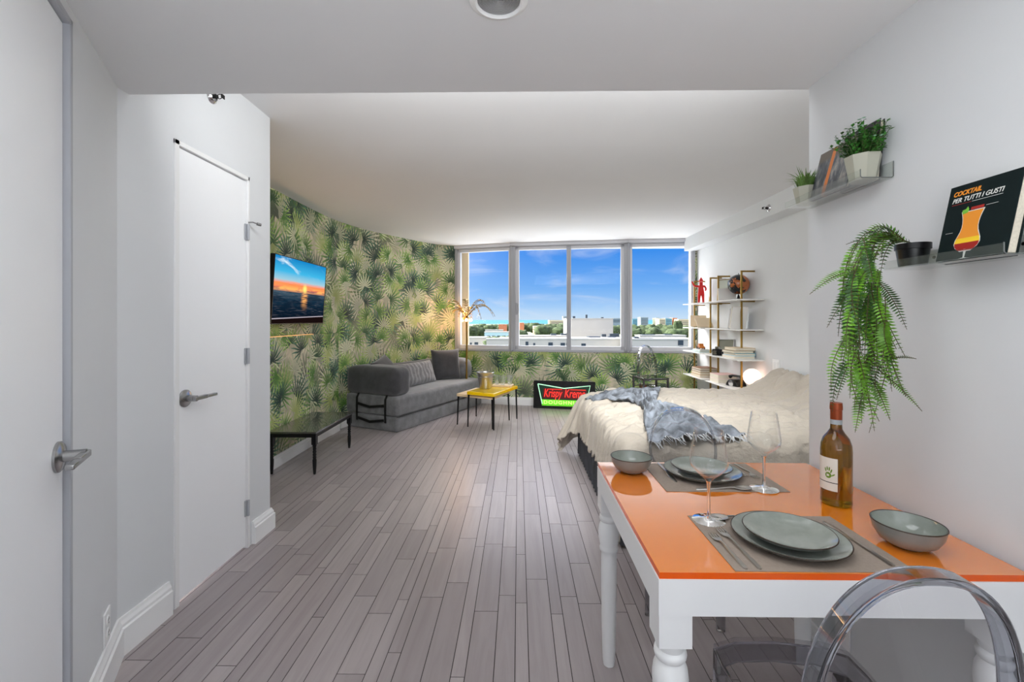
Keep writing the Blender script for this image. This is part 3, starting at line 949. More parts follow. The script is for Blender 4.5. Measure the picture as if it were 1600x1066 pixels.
# ================================================================ LIVING SIDE
# television
r = thing('television', 'flat television on the papered wall showing a sunset over the sea', 'television', (-2.125, 3.80, 1.262), 0)
r.rotation_euler = (0, radians(3.6), 0)
TVW, TVH = 1.02, 0.61
b = MB(); b.box((-0.035, 0, 0), (0.006, TVW, TVH)); b.build('casing', M_black, r, bevel=0.003, seg=1)
b = MB(); b.box((0.006, 0, 0), (0.009, TVW, 0.008)); b.box((0.006, 0, TVH - 0.006), (0.009, TVW, TVH)); b.box((0.006, 0, 0), (0.009, 0.006, TVH)); b.box((0.006, TVW - 0.006, 0), (0.009, TVW, TVH))
b.build('bezel', M_black, r, smooth=False)
b = MB(); b.box((-0.06, 0.35, 0.2), (-0.03, 0.67, 0.45)); b.build('wall_bracket', M_black, r)
def sunset():
    m = bpy.data.materials.new('sunset_picture'); m.use_nodes = True
    t = m.node_tree; n = N(t); bs = t.nodes['Principled BSDF']
    uv = n.new('ShaderNodeUVMap').outputs[0]
    u, v = n.sep(uv)[0], n.sep(uv)[1]
    sky = n.ramp(v, [(0.47, lin((60, 60, 96))), (0.53, lin((255, 176, 96))), (0.60, lin((250, 128, 74))), (0.66, lin((150, 190, 205))), (0.78, lin((60, 170, 214))), (1.0, lin((14, 120, 182)))])
    cn = n.noise(n.v('MULTIPLY', uv, (5, 14, 1)), 1.0, 5, 0.6, 0.5)
    cm = n.m('MULTIPLY', n.smooth(cn, 0.45, 0.62), n.m('MULTIPLY', n.smooth(v, 0.48, 0.53), n.smooth(v, 0.60, 0.67, 1.0, 0.0)))
    sky = n.mix(cm, sky, n.mix(n.smooth(v, 0.5, 0.58), lin((92, 66, 92)), lin((255, 140, 84))))
    ci = n.smooth(n.noise(n.v('ADD', n.v('MULTIPLY', uv, (3.0, 4.2, 1)), n.comb(n.m('MULTIPLY', v, 2.4), 0, 0)), 1.2, 4, 0.5, 1.0), 0.52, 0.75)
    sky = n.mix(n.m('MULTIPLY', ci, n.m('MULTIPLY', n.smooth(v, 0.66, 0.75), n.smooth(u, 0.3, 0.6, 0.9, 0.1))), sky, lin((225, 240, 245)))
    du = n.m('SUBTRACT', u, 0.56); dv = n.m('SUBTRACT', v, 0.555)
    rr = n.m('SQRT', n.m('ADD', n.m('MULTIPLY', n.m('MULTIPLY', du, du), 2.8), n.m('MULTIPLY', dv, dv)))
    sky = n.mix(n.smooth(rr, 0.012, 0.10, 1.0, 0.0), sky, lin((255, 226, 120)))
    wv = n.noise(n.v('MULTIPLY', uv, (7, 60, 1)), 1.0, 4, 0.6, 0.4)
    wv2 = n.noise(n.v('MULTIPLY', uv, (2.2, 15, 1)), 1.0, 4, 0.6, 0.6)
    seac = n.ramp(v, [(0.02, lin((4, 7, 13))), (0.16, lin((8, 22, 36))), (0.36, lin((20, 44, 62))), (0.50, lin((66, 86, 100)))])
    seac = n.mix(n.m('MULTIPLY', n.smooth(wv, 0.5, 0.7), 0.35), seac, lin((120, 116, 124)))
    seac = n.mix(n.m('MULTIPLY', n.smooth(wv2, 0.42, 0.56, 1.0, 0.0), 0.6), seac, lin((10, 26, 42)))
    gl = n.m('MULTIPLY', n.smooth(n.m('ABSOLUTE', du), 0.01, n.m('ADD', 0.05, n.m('MULTIPLY', wv, 0.06)), 1.0, 0.0), n.m('MULTIPLY', n.smooth(v, 0.18, 0.42), n.smooth(wv, 0.35, 0.6)))
    seac = n.mix(n.m('MULTIPLY', gl, 0.9), seac, lin((255, 178, 96)))
    edge = n.m('ADD', 0.07, n.m('MULTIPLY', u, 0.05))
    sand = n.m('LESS_THAN', v, edge)
    seac = n.mix(sand, seac, lin((22, 12, 12)))
    foam = n.m('LESS_THAN', n.m('ABSOLUTE', n.m('SUBTRACT', v, n.m('ADD', edge, 0.008))), 0.008)
    seac = n.mix(n.m('MULTIPLY', foam, 0.7), seac, lin((190, 180, 190)))
    col = n.mix(n.m('GREATER_THAN', v, 0.488), seac, sky)
    bs.inputs['Base Color'].default_value = (0, 0, 0, 1)
    n.put(bs.inputs['Emission Color'], col); bs.inputs['Emission Strength'].default_value = 1.0
    bs.inputs['Roughness'].default_value = 0.5; bs.inputs['Specular IOR Level'].default_value = 0.0
    return m
b = MB(); b.add([(0.0072, 0.006, 0.008), (0.0072, TVW - 0.006, 0.008), (0.0072, TVW - 0.006, TVH - 0.006), (0.0072, 0.006, TVH - 0.006)], [(0, 1, 2, 3)])
o = b.build('screen', sunset(), r, smooth=False)
uvl = o.data.uv_layers.new(name='UVMap')
for lp in o.data.loops:
    co = o.data.vertices[lp.vertex_index].co
    uvl.data[lp.index].uv = (co.y / TVW, co.z / TVH)
# warm light strip on the ledge under the television
r = thing('light_strip', 'warm light strip lying on the papered ledge under the television', 'light strip', (-2.170, 2.80, 1.148))
b = MB(); b.box((0, 0, 0), (0.030, 1.85, 0.006)); b.build('diffuser', mat('warm_led', lin((255, 190, 120)), 0.5, emit=lin((255, 190, 130)), estr=0.45), r, smooth=False)
lamp('light_strip_glow', 'AREA', (-2.10, 3.95, 1.20), 3.0, (1.0, 0.56, 0.24), (0, radians(-125), 0), shape='RECTANGLE', size=0.06, size_y=1.1)

# black bench table
r = thing('side_table', 'low glossy black table with turned legs against the papered wall', 'table')
Wt = 0.42; Lt = 0.83
r.location = (-2.108, 3.72, 0); r.scale = (1, 1, 0.81)
b = MB(); b.box((0, 0, 0.425), (Wt, Lt, 0.445)); b.build('tabletop', mat('black_gloss', lin((34, 34, 36)), 0.26, coat=0.6, spec=1.0, ior=1.7), r, bevel=0.004)
b = MB()
for (x0, x1, y0, y1) in ((0.02, Wt - 0.02, 0.012, 0.03), (0.02, Wt - 0.02, Lt - 0.03, Lt - 0.012), (0.012, 0.03, 0.02, Lt - 0.02), (Wt - 0.03, Wt - 0.012, 0.02, Lt - 0.02)):
    b.box((x0, y0, 0.385), (x1, y1, 0.425))
b.build('apron', M_black, r, bevel=0.002)
lp_ = [(0.009, 0), (0.011, 0.01), (0.016, 0.09), (0.017, 0.15), (0.013, 0.165), (0.016, 0.18), (0.012, 0.19), (0.0165, 0.205), (0.012, 0.22), (0.0165, 0.235), (0.012, 0.25), (0.016, 0.265), (0.012, 0.28), (0.017, 0.30), (0.0185, 0.31)]
for x in (0.028, Wt - 0.028):
    for y in (0.028, Lt - 0.028):
        b = MB(); b.lathe(lp_, 16, 0, Matrix.Translation((x, y, 0))); b.box((x - 0.019, y - 0.019, 0.31), (x + 0.019, y + 0.019, 0.425)); b.build('leg', M_black, r)

# ---------------- sofa
P1 = at(620, 677, 5.14); P1.z = 0
P2 = at(753, 633, 6.90); P2.z = 0
sd = (P2 - P1); SL = sd.length; sa = atan2(sd.y, sd.x)
# local: x along the front edge (from the camera end), y towards the wall
SD_ = 0.80
r = thing('sofa', 'charcoal velvet sofa bed of stacked cushions along the curved papered wall', 'sofa', (P1.x, P1.y, 0), sa)
def soft(lo, hi, name, m, bev=0.045, parent=None, puff=0.012, seed=0.0):
    """rounded upholstered block"""
    bm = bmesh.new()
    bmesh.ops.create_cube(bm, size=1.0)
    for v in bm.verts:
        v.co = Vector((lo[k] + (v.co[k] + 0.5) * (hi[k] - lo[k]) for k in range(3)))
    bmesh.ops.bevel(bm, geom=bm.edges[:], offset=bev, segments=4, profile=0.5, affect='EDGES')
    bmesh.ops.subdivide_edges(bm, edges=[e for e in bm.edges if e.calc_length() > 0.15], cuts=6, use_grid_fill=True)
    c = Vector(((lo[k] + hi[k]) / 2 for k in range(3))); h = [(hi[k] - lo[k]) / 2 for k in range(3)]
    for v in bm.verts:
        q = [(v.co[k] - c[k]) / h[k] for k in range(3)]
        f = (1 - q[0] ** 2) * (1 - q[1] ** 2) * (1 - q[2] ** 2)
        d_ = (v.co - c)
        nn = noise.noise(v.co * 5 + Vector((seed, seed, 0))) * 0.010
        for k in range(3):
            g = 1.0
            for j in range(3):
                if j != k: g *= max(0.0, 1 - q[j] ** 4)
            v.co[k] += (puff + nn) * q[k] ** 3 * g
    me = bpy.data.meshes.new(name); bm.to_mesh(me); bm.free()
    me.materials.append(m); me.shade_smooth()
    o = bpy.data.objects.new(name, me); COL.objects.link(o); o.parent = parent
    return o
soft((0.0, 0.0, 0.0), (SL, SD_, 0.175), 'lower_mattress', M_fabric, 0.03, r, 0.004)
soft((0.0, 0.0, 0.182), (SL, SD_, 0.405), 'upper_mattress', M_fabric, 0.035, r, 0.008, 3)
soft((0.0, 0.03, 0.41), (0.30, SD_, 0.73), 'armrest', M_fabric_d, 0.07, r, 0.02, 5)
soft((SL - 0.27, 0.16, 0.405), (SL, SD_, 0.70), 'armrest', M_fabric, 0.09, r, 0.02, 8)
soft((0.30, SD_ - 0.22, 0.40), (SL - 0.27, SD_, 0.70), 'back_bolster', M_fabric_d, 0.09, r, 0.01, 9)
for y in (0.16, 0.60):
    b = MB(); b.tube([(0.02, y, 0.42), (-0.012, y, 0.37), (-0.014, y, 0.20), (-0.012, y, 0.10)], 0.012, flat=(0.028, 0.004, (1, 0, 0)))
    b.build('strap', M_strap, r)
b = MB(); b.tube([(-0.016, 0.18, 0.30), (-0.03, 0.38, 0.275), (-0.016, 0.58, 0.30)], 0.01, flat=(0.03, 0.006, (1, 0, 0))); b.build('handle', M_strap, r)
b = MB(); b.tube([(-0.016, 0.18, 0.13), (-0.03, 0.38, 0.10), (-0.016, 0.58, 0.13)], 0.01, flat=(0.03, 0.006, (1, 0, 0))); b.build('handle', M_strap, r)
b = MB(); b.tube([(0.0, -0.006 + 0.006, 0.178), (SL, 0.0, 0.178)], 0.004, 6); b.build('piping', M_strap, r)
Ms = Matrix.Translation((P1.x, P1.y, 0)) @ Matrix.Rotation(sa, 4, 'Z')
def pillow(w_, h_, d_, m, name='cushion', crinkle=0.0, seed=0, n=22):
    def side(sg):
        def fn(u, v):
            x = (u * 2 - 1); y = (v * 2 - 1)
            pin = 1 - 0.07 * (1 - abs(x) ** 3) * abs(y) ** 4
            pin2 = 1 - 0.07 * (1 - abs(y) ** 3) * abs(x) ** 4
            th = ((1 - x ** 4) * (1 - y ** 4)) ** 0.55
            nz = noise.noise(Vector((x * 2 + seed, y * 2, sg))) * 0.08
            z = sg * d_ / 2 * th * (1 + nz)
            if crinkle: z += sg * crinkle * th * sin(x * 34 + 3 * noise.noise(Vector((x * 3, y * 2, seed)))) * (0.6 + 0.4 * noise.noise(Vector((x * 5, y * 5, 4))))
            return (x * w_ / 2 * pin2, y * h_ / 2 * pin, z)
        return fn
    b = MB(); b.grid(side(1), n * (2 if crinkle else 1), n); b.grid(side(-1), n * (2 if crinkle else 1), n)
    bm_m = b
    o = b.build(name, m, None, ang=180)
    bm = bmesh.new(); bm.from_mesh(o.data); bmesh.ops.remove_doubles(bm, verts=bm.verts, dist=0.0005); bmesh.ops.recalc_face_normals(bm, faces=bm.faces); bm.to_mesh(o.data); bm.free()
    return o
def setpose(o, M):
    o.matrix_world = M
def onsofa(x, y, z, yaw, lean, roll=0.0):
    # cushion local: x width, y height, z thickness ; stand it up facing -y, lean back
    return Ms @ Matrix.Translation((x, y, z)) @ Matrix.Rotation(yaw, 4, 'Z') @ Matrix.Rotation(pi / 2 - lean, 4, 'X') @ Matrix.Rotation(roll, 4, 'Z')
o = pillow(0.46, 0.46, 0.15, M_fabric_d, seed=1); setpose(o, onsofa(0.42, 0.50, 0.62, 0.25, 0.62, 0.2)); tag(o, 'dark grey velvet cushion leaning behind the nearer sofa arm', 'cushion', 'cushions on the sofa')
o = pillow(0.80, 0.34, 0.19, M_fabric_l, crinkle=0.010, seed=2); setpose(o, onsofa(0.90, 0.44, 0.56, 0.0, 0.35)); tag(o, 'long crinkled silver grey bolster cushion in the middle of the sofa', 'cushion', 'cushions on the sofa')
o = pillow(0.46, 0.46, 0.17, M_fabric_d, seed=3); setpose(o, onsofa(SL - 0.42, 0.38, 0.635, -0.55, 0.16)); tag(o, 'square charcoal velvet cushion standing upright by the far sofa arm', 'cushion', 'cushions on the sofa')

# ---------------- nesting coffee tables
def splay_table(name, label, feet, ztop, th, inset, m, rleg, group):
    c = sum((Vector(f) for f in feet), Vector((0, 0))) / 4
    r = thing(name, label, 'table', (c.x, c.y, 0), 0, group)
    tp = [c + (Vector(f) - c) * inset - c for f in feet]
    b = MB(); b.prism([(p.x, p.y) for p in tp], ztop - th, ztop); b.build('tabletop', m, r, bevel=0.006)
    for f, p in zip(feet, tp):
        q = Vector(f) - c; pp = p * 0.93
        b = MB(); b.cyl((q.x, q.y, 0.0), (pp.x, pp.y, ztop - th), 0.008, 0.012, 12); b.build('leg', M_black, r)
    return r, tp, c
def g2f(px, py):
    p = at(px, py, FPX * CAM_H / (py - 500)); return Vector((p.x, p.y))
FL, FR, BR = g2f(731, 667), g2f(771.5, 672.5), g2f(807.5, 654.6)
splay_table('coffee_table', 'yellow lacquered coffee table on splayed black legs', [FL, FR, BR, FL + BR - FR], 0.432, 0.040, 1.04, M_yellow, 0.01, 'nesting coffee tables')
FL2, BL2, BR2 = g2f(714.6, 663.5), g2f(744, 650.6), g2f(795.7, 656.8)
splay_table('coffee_table', 'pale wood coffee table nested under the yellow one', [FL2, FL2 + BR2 - BL2, BR2, BL2], 0.385, 0.034, 1.03, M_wood, 0.01, 'nesting coffee tables')
# bucket
p = at(758.5, 607, 700 * (CAM_H - 0.432) / 107.0)
r = thing('ice_bucket', 'polished steel bucket with looped rim on the yellow table', 'bucket', (p.x, p.y, 0.433))
b = MB(); b.lathe([(0.0, 0.0), (0.074, 0.0), (0.078, 0.012), (0.084, 0.05), (0.108, 0.200), (0.112, 0.208), (0.116, 0.204), (0.113, 0.198), (0.104, 0.19), (0.078, 0.02), (0.0, 0.014)], 36, 0, None, cap=False); b.build('body', M_bucket, r)
b = MB(); b.lathe([(0.100, 0.148), (0.105, 0.150), (0.106, 0.156), (0.102, 0.158)], 36, 0, None, cap=False)
for s_ in (-1, 1): b.tube([(s_ * 0.108, -0.03, 0.17), (s_ * 0.125, 0, 0.165), (s_ * 0.108, 0.03, 0.17)], 0.004, 6)
b.build('rim_band', M_chrome, r)
# tray with glasses
p = at(786, 602, 5.86)
TR = (p.x, p.y)
r = thing('serving_board', 'small pale wooden board behind the steel bucket', 'board', (p.x, p.y, 0.433), -0.2)
b = MB(); b.box((-0.13, -0.08, 0), (0.13, 0.08, 0.022)); b.build('board', M_wood, r, bevel=0.004)
M_tumbler = trans_mat('tumbler_glass', (0.94, 0.95, 0.95), 1.6, bodymix=0.06, body=(0.8, 0.82, 0.82))
def tumbler():
    r = thing('tumbler', 'x', 'glass', (0, 0, 0), 0, 'glasses on the wooden board')
    b = MB(); b.lathe([(0.0, 0.0), (0.028, 0.0), (0.034, 0.03), (0.040, 0.075), (0.036, 0.12), (0.034, 0.12), (0.037, 0.075), (0.031, 0.03), (0.0, 0.008)], 24, 0, None, cap=False); b.build('bowl', M_tumbler, r)
    return r
labs = ['stemless clear glass next to the steel bucket on the wooden board', 'stemless clear glass in the middle of the wooden board', 'stemless clear glass at the far end of the wooden board']
t0 = tumbler()
for k, (x, y) in enumerate([(-0.085, 0.02), (0.0, -0.02), (0.085, 0.025)]):
    o = t0 if k == 0 else dup(t0)
    Mx = Matrix.Rotation(-0.2, 3, 'Z') @ Vector((x, y, 0))
    o.location = (TR[0] + Mx.x, TR[1] + Mx.y, 0.456); o['label'] = labs[k]

# ---------------- palm floor lamp
p = at(729, 500, 6.78)
r = thing('floor_lamp', 'gold palm tree floor lamp with arching metal fronds behind the sofa end', 'lamp', (p.x, p.y, 0))
b = MB(); b.lathe([(0.0, 0), (0.13, 0), (0.13, 0.015), (0.02, 0.03), (0.0, 0.032)], 32, 0, None, cap=False); b.build('base', M_brass, r)
b = MB(); b.tube([(0, 0, 0.02), (0, 0, 0.6), (0.004, 0, 1.0), (0, 0, 1.33)], [0.018, 0.015, 0.014, 0.012], 10); b.build('pole', M_brass, r)
b = MB(); b.lathe([(0.0, 1.295), (0.05, 1.30), (0.085, 1.315), (0.05, 1.33), (0.02, 1.36), (0, 1.37)], 24, 0, None, cap=False); b.build('crown', M_brass, r)
rn = random.Random(5)
M_frond = mat('gold_frond', lin((150, 128, 84)), 0.45, 0.6)
for k in range(12):
    az = 2 * pi * k / 12 + 0.2; out = rn.uniform(0.30, 0.46); up = rn.uniform(0.14, 0.30); dr = rn.uniform(0.0, 0.28)
    if sin(az) > 0.3: out *= 0.6
    pts = []
    for i in range(13):
        t = i / 12; rad = out * t; z = 1.34 + up * sin(t * pi * 0.62) * 1.05 - dr * t ** 3
        pts.append(Vector((rad * cos(az), rad * sin(az), z)))
    b = MB(); b.tube(pts, [0.006 - 0.0035 * i / 12 for i in range(13)], 5)
    for i in range(3, 13):
        tg = (pts[i] - pts[i - 1]).normalized(); sdv = Vector((-sin(az), cos(az), 0))
        L_ = 0.10 * sin(pi * (i / 12) * 0.9)
        for sg in (-1, 1):
            a_ = pts[i]; e = a_ + sdv * sg * L_ * 0.55 + tg * L_ * 0.6 + Vector((0, 0, -0.35 * L_))
            wv = tg * 0.006
            b.add([a_ - wv, a_ + wv, (a_ + e) / 2 + wv * 1.4 + Vector((0, 0, 0.003)), e, (a_ + e) / 2 - wv * 1.4], [(0, 1, 2, 3, 4)])
    b.build('frond', M_frond, r, solid=0.0)
for k in range(3):
    az = 2 * pi * k / 3 + 0.6
    b = MB(); c = Vector((0.075 * cos(az), 0.075 * sin(az), 1.30))
    b.lathe([(0.0, -0.028), (0.018, -0.02), (0.022, 0.0), (0.014, 0.02), (0.0, 0.026)], 14, 0, Matrix.Translation(c), cap=False)
    b.build('bulb', mat('warm_bulb_%s' % 'abc'[k], (1, 0.8, 0.5), 0.4, emit=lin((255, 190, 120)), estr=9.0), r)
lamp('palm_lamp_light', 'POINT', (p.x - 0.10, p.y - 0.02, 1.36), 7.0, (1.0, 0.55, 0.22), shadow_soft_size=0.03)

# ---------------- neon sign on the floor
pL, pR = at(833.5, 632, 6.62), at(930, 633, 6.44)
a_s = atan2(pR.y - pL.y, pR.x - pL.x); SW = (pR - pL).length; SH = 0.40
r = thing('neon_sign', 'black boxed neon sign with red script lettering leaning at the foot of the window wall', 'sign', (pL.x, pL.y, 0.002), a_s)
r.rotation_euler = (radians(-5), 0, a_s)
b = MB(); b.box((0, 0, 0), (SW, 0.07, SH)); b.build('box', M_black, r, bevel=0.004)
b = MB()
for (x0, x1, z0, z1) in ((0, SW, 0, 0.018), (0, SW, SH - 0.014, SH), (0, 0.02, 0, SH), (SW - 0.02, SW, 0, SH)): b.box((x0, -0.008, z0), (x1, 0.0, z1))
b.build('rim', M_black, r, smooth=False)
def SP(u, v): return (SW * u, -0.007, SH * (1 - v))
M_neong = mat('green_white_neon', lin((190, 235, 205)), 0.4, emit=lin((170, 235, 190)), estr=0.75)
M_neonl = mat('lime_neon', lin((120, 220, 40)), 0.5, emit=lin((100, 190, 40)), estr=0.5)
M_neonr = mat('red_neon', lin((240, 40, 30)), 0.4, emit=lin((250, 52, 40)), estr=0.75)
M_neonrd = mat('dark_red_panel', lin((84, 10, 10)), 0.5, emit=lin((120, 10, 8)), estr=0.10)
M_green_d = mat('dark_green_panel', lin((12, 58, 40)), 0.3)
b = MB()
pl = [SP(0.07, 0.12), SP(0.5, 0.26), SP(0.92, 0.14), SP(0.85, 0.86), SP(0.14, 0.86)]
b.prism([(x, z) for (x, y, z) in pl], 0, 0.003, 0, Matrix.Rotation(pi / 2, 4, 'X')); b.build('panel', M_green_d, r, smooth=False)
b = MB(); b.tube([Vector(SP(*q)) for q in ((0.07, 0.12), (0.5, 0.26), (0.92, 0.14), (0.85, 0.86))], 0.007, 8); b.tube([Vector(SP(*q)) for q in ((0.07, 0.12), (0.145, 0.84))], 0.007, 8)
b.build('bow_tie_tube', M_neong, r)
b = MB(); b.tube([Vector(SP(*q)) for q in ((0.14, 0.89), (0.86, 0.89))], 0.006, 8)
q0, q1 = SP(0.135, 0.68), SP(0.865, 0.87)
b.box((q0[0], -0.006, q1[2]), (q1[0], -0.002, q0[2])); b.build('lime_band', M_neonl, r)
q0, q1 = SP(0.15, 0.27), SP(0.86, 0.66)
b = MB(); b.prism([(SP(0.155, 0.64)[0], SP(0, 0.64)[2]), (SP(0.84, 0.64)[0], SP(0, 0.64)[2]), (SP(0.865, 0.30)[0], SP(0, 0.30)[2]), (SP(0.16, 0.27)[0], SP(0, 0.27)[2])], 0, 0.005, 0, Matrix.Rotation(pi / 2, 4, 'X'))
b.build('red_panel', M_neonrd, r, smooth=False)
R90 = (radians(90), 0, 0)
text_obj('lettering', 'Krispy', 0.17, M_neonr, r, (SP(0.175, 0)[0], -0.012, SP(0, 0.58)[2]), R90, shear=0.22, ext=0.003, off=0.001, width=SW * 0.30, spacing=1.0)
text_obj('lettering', 'Kreme', 0.17, M_neonr, r, (SP(0.51, 0)[0], -0.012, SP(0, 0.58)[2]), R90, shear=0.22, ext=0.003, off=0.001, width=SW * 0.33, spacing=1.0)
b = MB()
for (a0, a1_) in ((0.26, 0.47), (0.60, 0.85)):
    b.tube([Vector(SP(a0, 0.300)) + Vector((0, -0.004, 0)), Vector(SP(a1_, 0.300)) + Vector((0, -0.004, 0))], 0.005, 8)
b.build('top_bars', M_neonr, r)
text_obj('lettering', 'DOUGHNUTS', 0.07, mat('pale_lime_neon', lin((200, 245, 130)), 0.5, emit=lin((190, 245, 120)), estr=0.8), r, (SP(0.17, 0)[0], -0.010, SP(0, 0.835)[2]), R90, ext=0.002, off=0.002, width=SW * 0.66, spacing=1.25)
# ================================================================ BED
BX0, BX1, BY0, BY1, BZ = 0.625, 2.55, 2.56, 4.40, 0.60
r = thing('bed', 'wide bed with a rumpled beige duvet and a charcoal pleated skirt', 'bed', (BX0, BY0, 0))
bedroot = r
LX, LY = BX1 - BX0, BY1 - BY0
soft((0.03, 0.03, 0.26), (LX - 0.02, LY - 0.03, BZ - 0.03), 'mattress', M_white, 0.05, r, 0.004)
b = MB(); b.box((0.06, 0.06, 0.10), (LX - 0.03, LY - 0.06, 0.27)); b.build('base', M_dark, r, bevel=0.01)
for x in (0.10, LX - 0.10):
    for y in (0.10, LY - 0.10):
        b = MB(); b.cyl((x, y, 0), (x, y, 0.11), 0.03, n=14); b.build('leg', M_dark, r)
# pleated skirt round foot and sides
path = [(LX - 0.02, -0.005), (0.0, -0.005), (-0.02, 0.01), (-0.03, 0.05), (-0.03, LY - 0.05), (-0.02, LY - 0.01), (0.0, LY + 0.005), (LX - 0.02, LY + 0.005)]
pp = []
for i in range(len(path) - 1):
    a_, c_ = Vector(path[i]), Vector(path[i + 1]); m_ = max(1, int((c_ - a_).length / 0.012))
    for k in range(m_): pp.append(a_ + (c_ - a_) * k / m_)
def skf(u, v):
    i = min(int(u * (len(pp) - 1)), len(pp) - 2); p = pp[i]
    t = (pp[i + 1] - p).normalized(); nn = Vector((t.y, -t.x)) * -1
    z = 0.012 + 0.40 * v
    amp = 0.014 * (1 - v * 0.6)
    q = p + nn * (amp * sin(i * 0.95 + 2.2 * noise.noise(Vector((i * 0.05, 0, 0)))) + 0.01)
    return (q.x, q.y, z)
b = MB(); b.grid(skf, len(pp) - 1, 6); b.build('bed_skirt', M_skirt, r, ang=180)

def bed_height(x, y):
    """duvet top in bed-local coordinates"""
    n1 = noise.noise(Vector((x * 1.6, y * 1.8, 3.0)))
    z = BZ + 0.012 * n1
    # pillows under the head end
    def sm(t): t = max(0.0, min(1.0, t)); return t * t * (3 - 2 * t)
    z += 0.20 * sm((x - 1.48) / 0.45) * (0.75 + 0.25 * sm((y - 0.1) / 0.8)) * sm((y + 0.25) / 0.5)
    # long soft creases
    wv = noise.noise(Vector((x * 2.2 + 7, y * 9.0, 0.4)))
    z += 0.026 * (1 - abs(wv) * 2.2)
    wv = noise.noise(Vector((x * 6.5, y * 17.0, 1.4)))
    z += 0.018 * (1 - abs(wv) * 2.6)
    wv = noise.noise(Vector((x * 4.0 + 3, y * 4.0, 7.7)))
    z -= 0.028 * max(0.0, 1 - abs(wv) * 8)
    return z
def ss_(t):
    t = max(0.0, min(1.0, t)); return t * t * (3 - 2 * t)
FH = lambda y: 0.27 + 0.10 * ss_((y - LY + 0.35) / 0.35)        # hanging length at the foot
def duvet_pt(s, t):
    """s metres along the bed from the foot edge (negative hangs), t across from the camera side (negative and > LY hang)"""
    R = 0.075
    def fold(q):   # returns (offset past the edge, drop)
        if q >= R: return (-q, 0.0)
        a = (R - q) / R
        if a < pi / 2: return (-(R - R * sin(a)), R * (1 - cos(a)))
        extra = (a - pi / 2) * R
        return (0.0, R + extra)
    ox, dzx = fold(s)
    x = -ox; hang = dzx
    if t < LY / 2:
        oy, dzy = fold(t); y = -oy
    else:
        oy, dzy = fold(LY - t); y = LY + oy
    fl = (0.12 + 0.42 * ss_((t - LY + 0.45) / 0.45)) * max(0.0, dzx - 0.05)
    x -= fl + (0.035 if dzx > 0 else 0.035 * max(0, 1 - s / 0.4))
    if t < LY / 2: y -= 0.10 * max(0.0, dzy) + 0.02
    else: y += 0.12 * max(0.0, dzy) + 0.02
    z = bed_height(max(x, 0), min(max(y, 0), LY))
    drop = dzx + dzy if min(dzx, dzy) <= 0 else sqrt(dzx * dzx + dzy * dzy) * 1.08
    z -= drop + 0.055 * ss_(1 - max(s, 0) / 0.32) * (0.4 + 0.6 * ss_((t - 0.8) / 0.8))
    # folds running over the foot edge
    k = max(0.0, 1 - max(0.0, s) / 0.75) ** 1.3
    ph = t * 62 + 5.0 * noise.noise(Vector((t * 2.2, s * 1.4, 9))) + s * 8.0 * (t / LY - 0.4)
    amp = 0.012 * k * (0.55 + 0.6 * noise.noise(Vector((t * 3.0, s * 2, 2))) + 0.3)
    f = 1 - abs(sin(ph * 0.5)) * 1.6
    if dzx > 0.0:
        w_ = min(1.0, dzx / R); x -= amp * 1.3 * f * w_; z += amp * f * (1 - w_)
    else:
        z += amp * f
    if dzy > 0.03:
        y += (-1 if t < LY / 2 else 1) * 0.010 * sin(s * 30 + 3 * noise.noise(Vector((s * 2, 0, 0))))
    return Vector((x, y, z))
NU, NV = 240, 250
SEND = LX - 0.0
def df(u, v):
    t = -0.36 + v * (LY + 0.72)
    tt = min(max(t, 0), LY)
    s0 = -FH(tt)
    s = s0 + (SEND - s0) * u
    return duvet_pt(s, t)
b = MB(); b.grid(df, NU, NV)
b.build('duvet', M_duvet, r, ang=180, solid=0.014)

# ---- throw, laid across the bed
def on_bed(px, py, z=0.63):
    D = (CAM_H - z) * FPX / (py - 500)
    p = at(px, py, D); return Vector((p.x - BX0, p.y - BY0))
sect = [  # (left point, right point) pairs from the far end to the near end, in bed-plane pixels
    ((914, 613), (1032, 609)), ((930, 619), (1030, 613)), ((960, 626), (1028, 620)), ((988, 633), (1026, 628)), ((1003, 638), (1022, 634)),
    ((1007, 643), (1024, 638)), ((1006, 652), (1052, 644)), ((1007, 662), (1085, 652)), ((1010, 672), (1112, 662)), ((1012, 681), (1138, 672)), ((1014, 689), (1165, 684))]
secL = cr([on_bed(*q[0]) for q in sect], 6); secR = cr([on_bed(*q[1]) for q in sect], 6)
NS = len(secL) - 1
def thf(u, v):
    f = u * NS; i = min(int(f), NS - 1); g = f - i
    a_ = secL[i].lerp(secL[i + 1], g); c_ = secR[i].lerp(secR[i + 1], g)
    w_ = (c_ - a_).length
    p = a_.lerp(c_, v)
    z = max(bed_height(p.x, p.y), BZ) + 0.022
    z -= 0.055 * ss_(1 - max(p.x, 0) / 0.32) * (0.4 + 0.6 * ss_((p.y - 0.8) / 0.8))
    bunch = max(0.0, min(1.0, (0.75 - w_) / 0.6))
    z += bunch * 0.055 * sin(pi * v) ** 0.7
    n_ = 1 - 2 * abs(noise.noise(Vector((p.x * 3.0 + v * 2, p.y * 4, 5.5))))
    z += 0.016 * n_ * sin(pi * min(1, v * 1.0)) + (0.010 + 0.015 * bunch) * (1 - abs(sin(v * 16 + 4 * noise.noise(Vector((u * 4, v * 2, 1)))) * 1.5))
    x_ = p.x
    if x_ < 0.06:
        z -= 0.3 * (0.06 - x_) * 1.0
    return Vector((p.x, p.y, z))
tr = thing('throw_blanket', 'blue grey fringed throw twisted across the bed over the duvet', 'blanket', (BX0, BY0, 0))
b = MB(); b.grid(thf, 130, 70); b.build('cloth', M_throw, tr, ang=180, solid=0.008)
b = MB(); rn = random.Random(9)
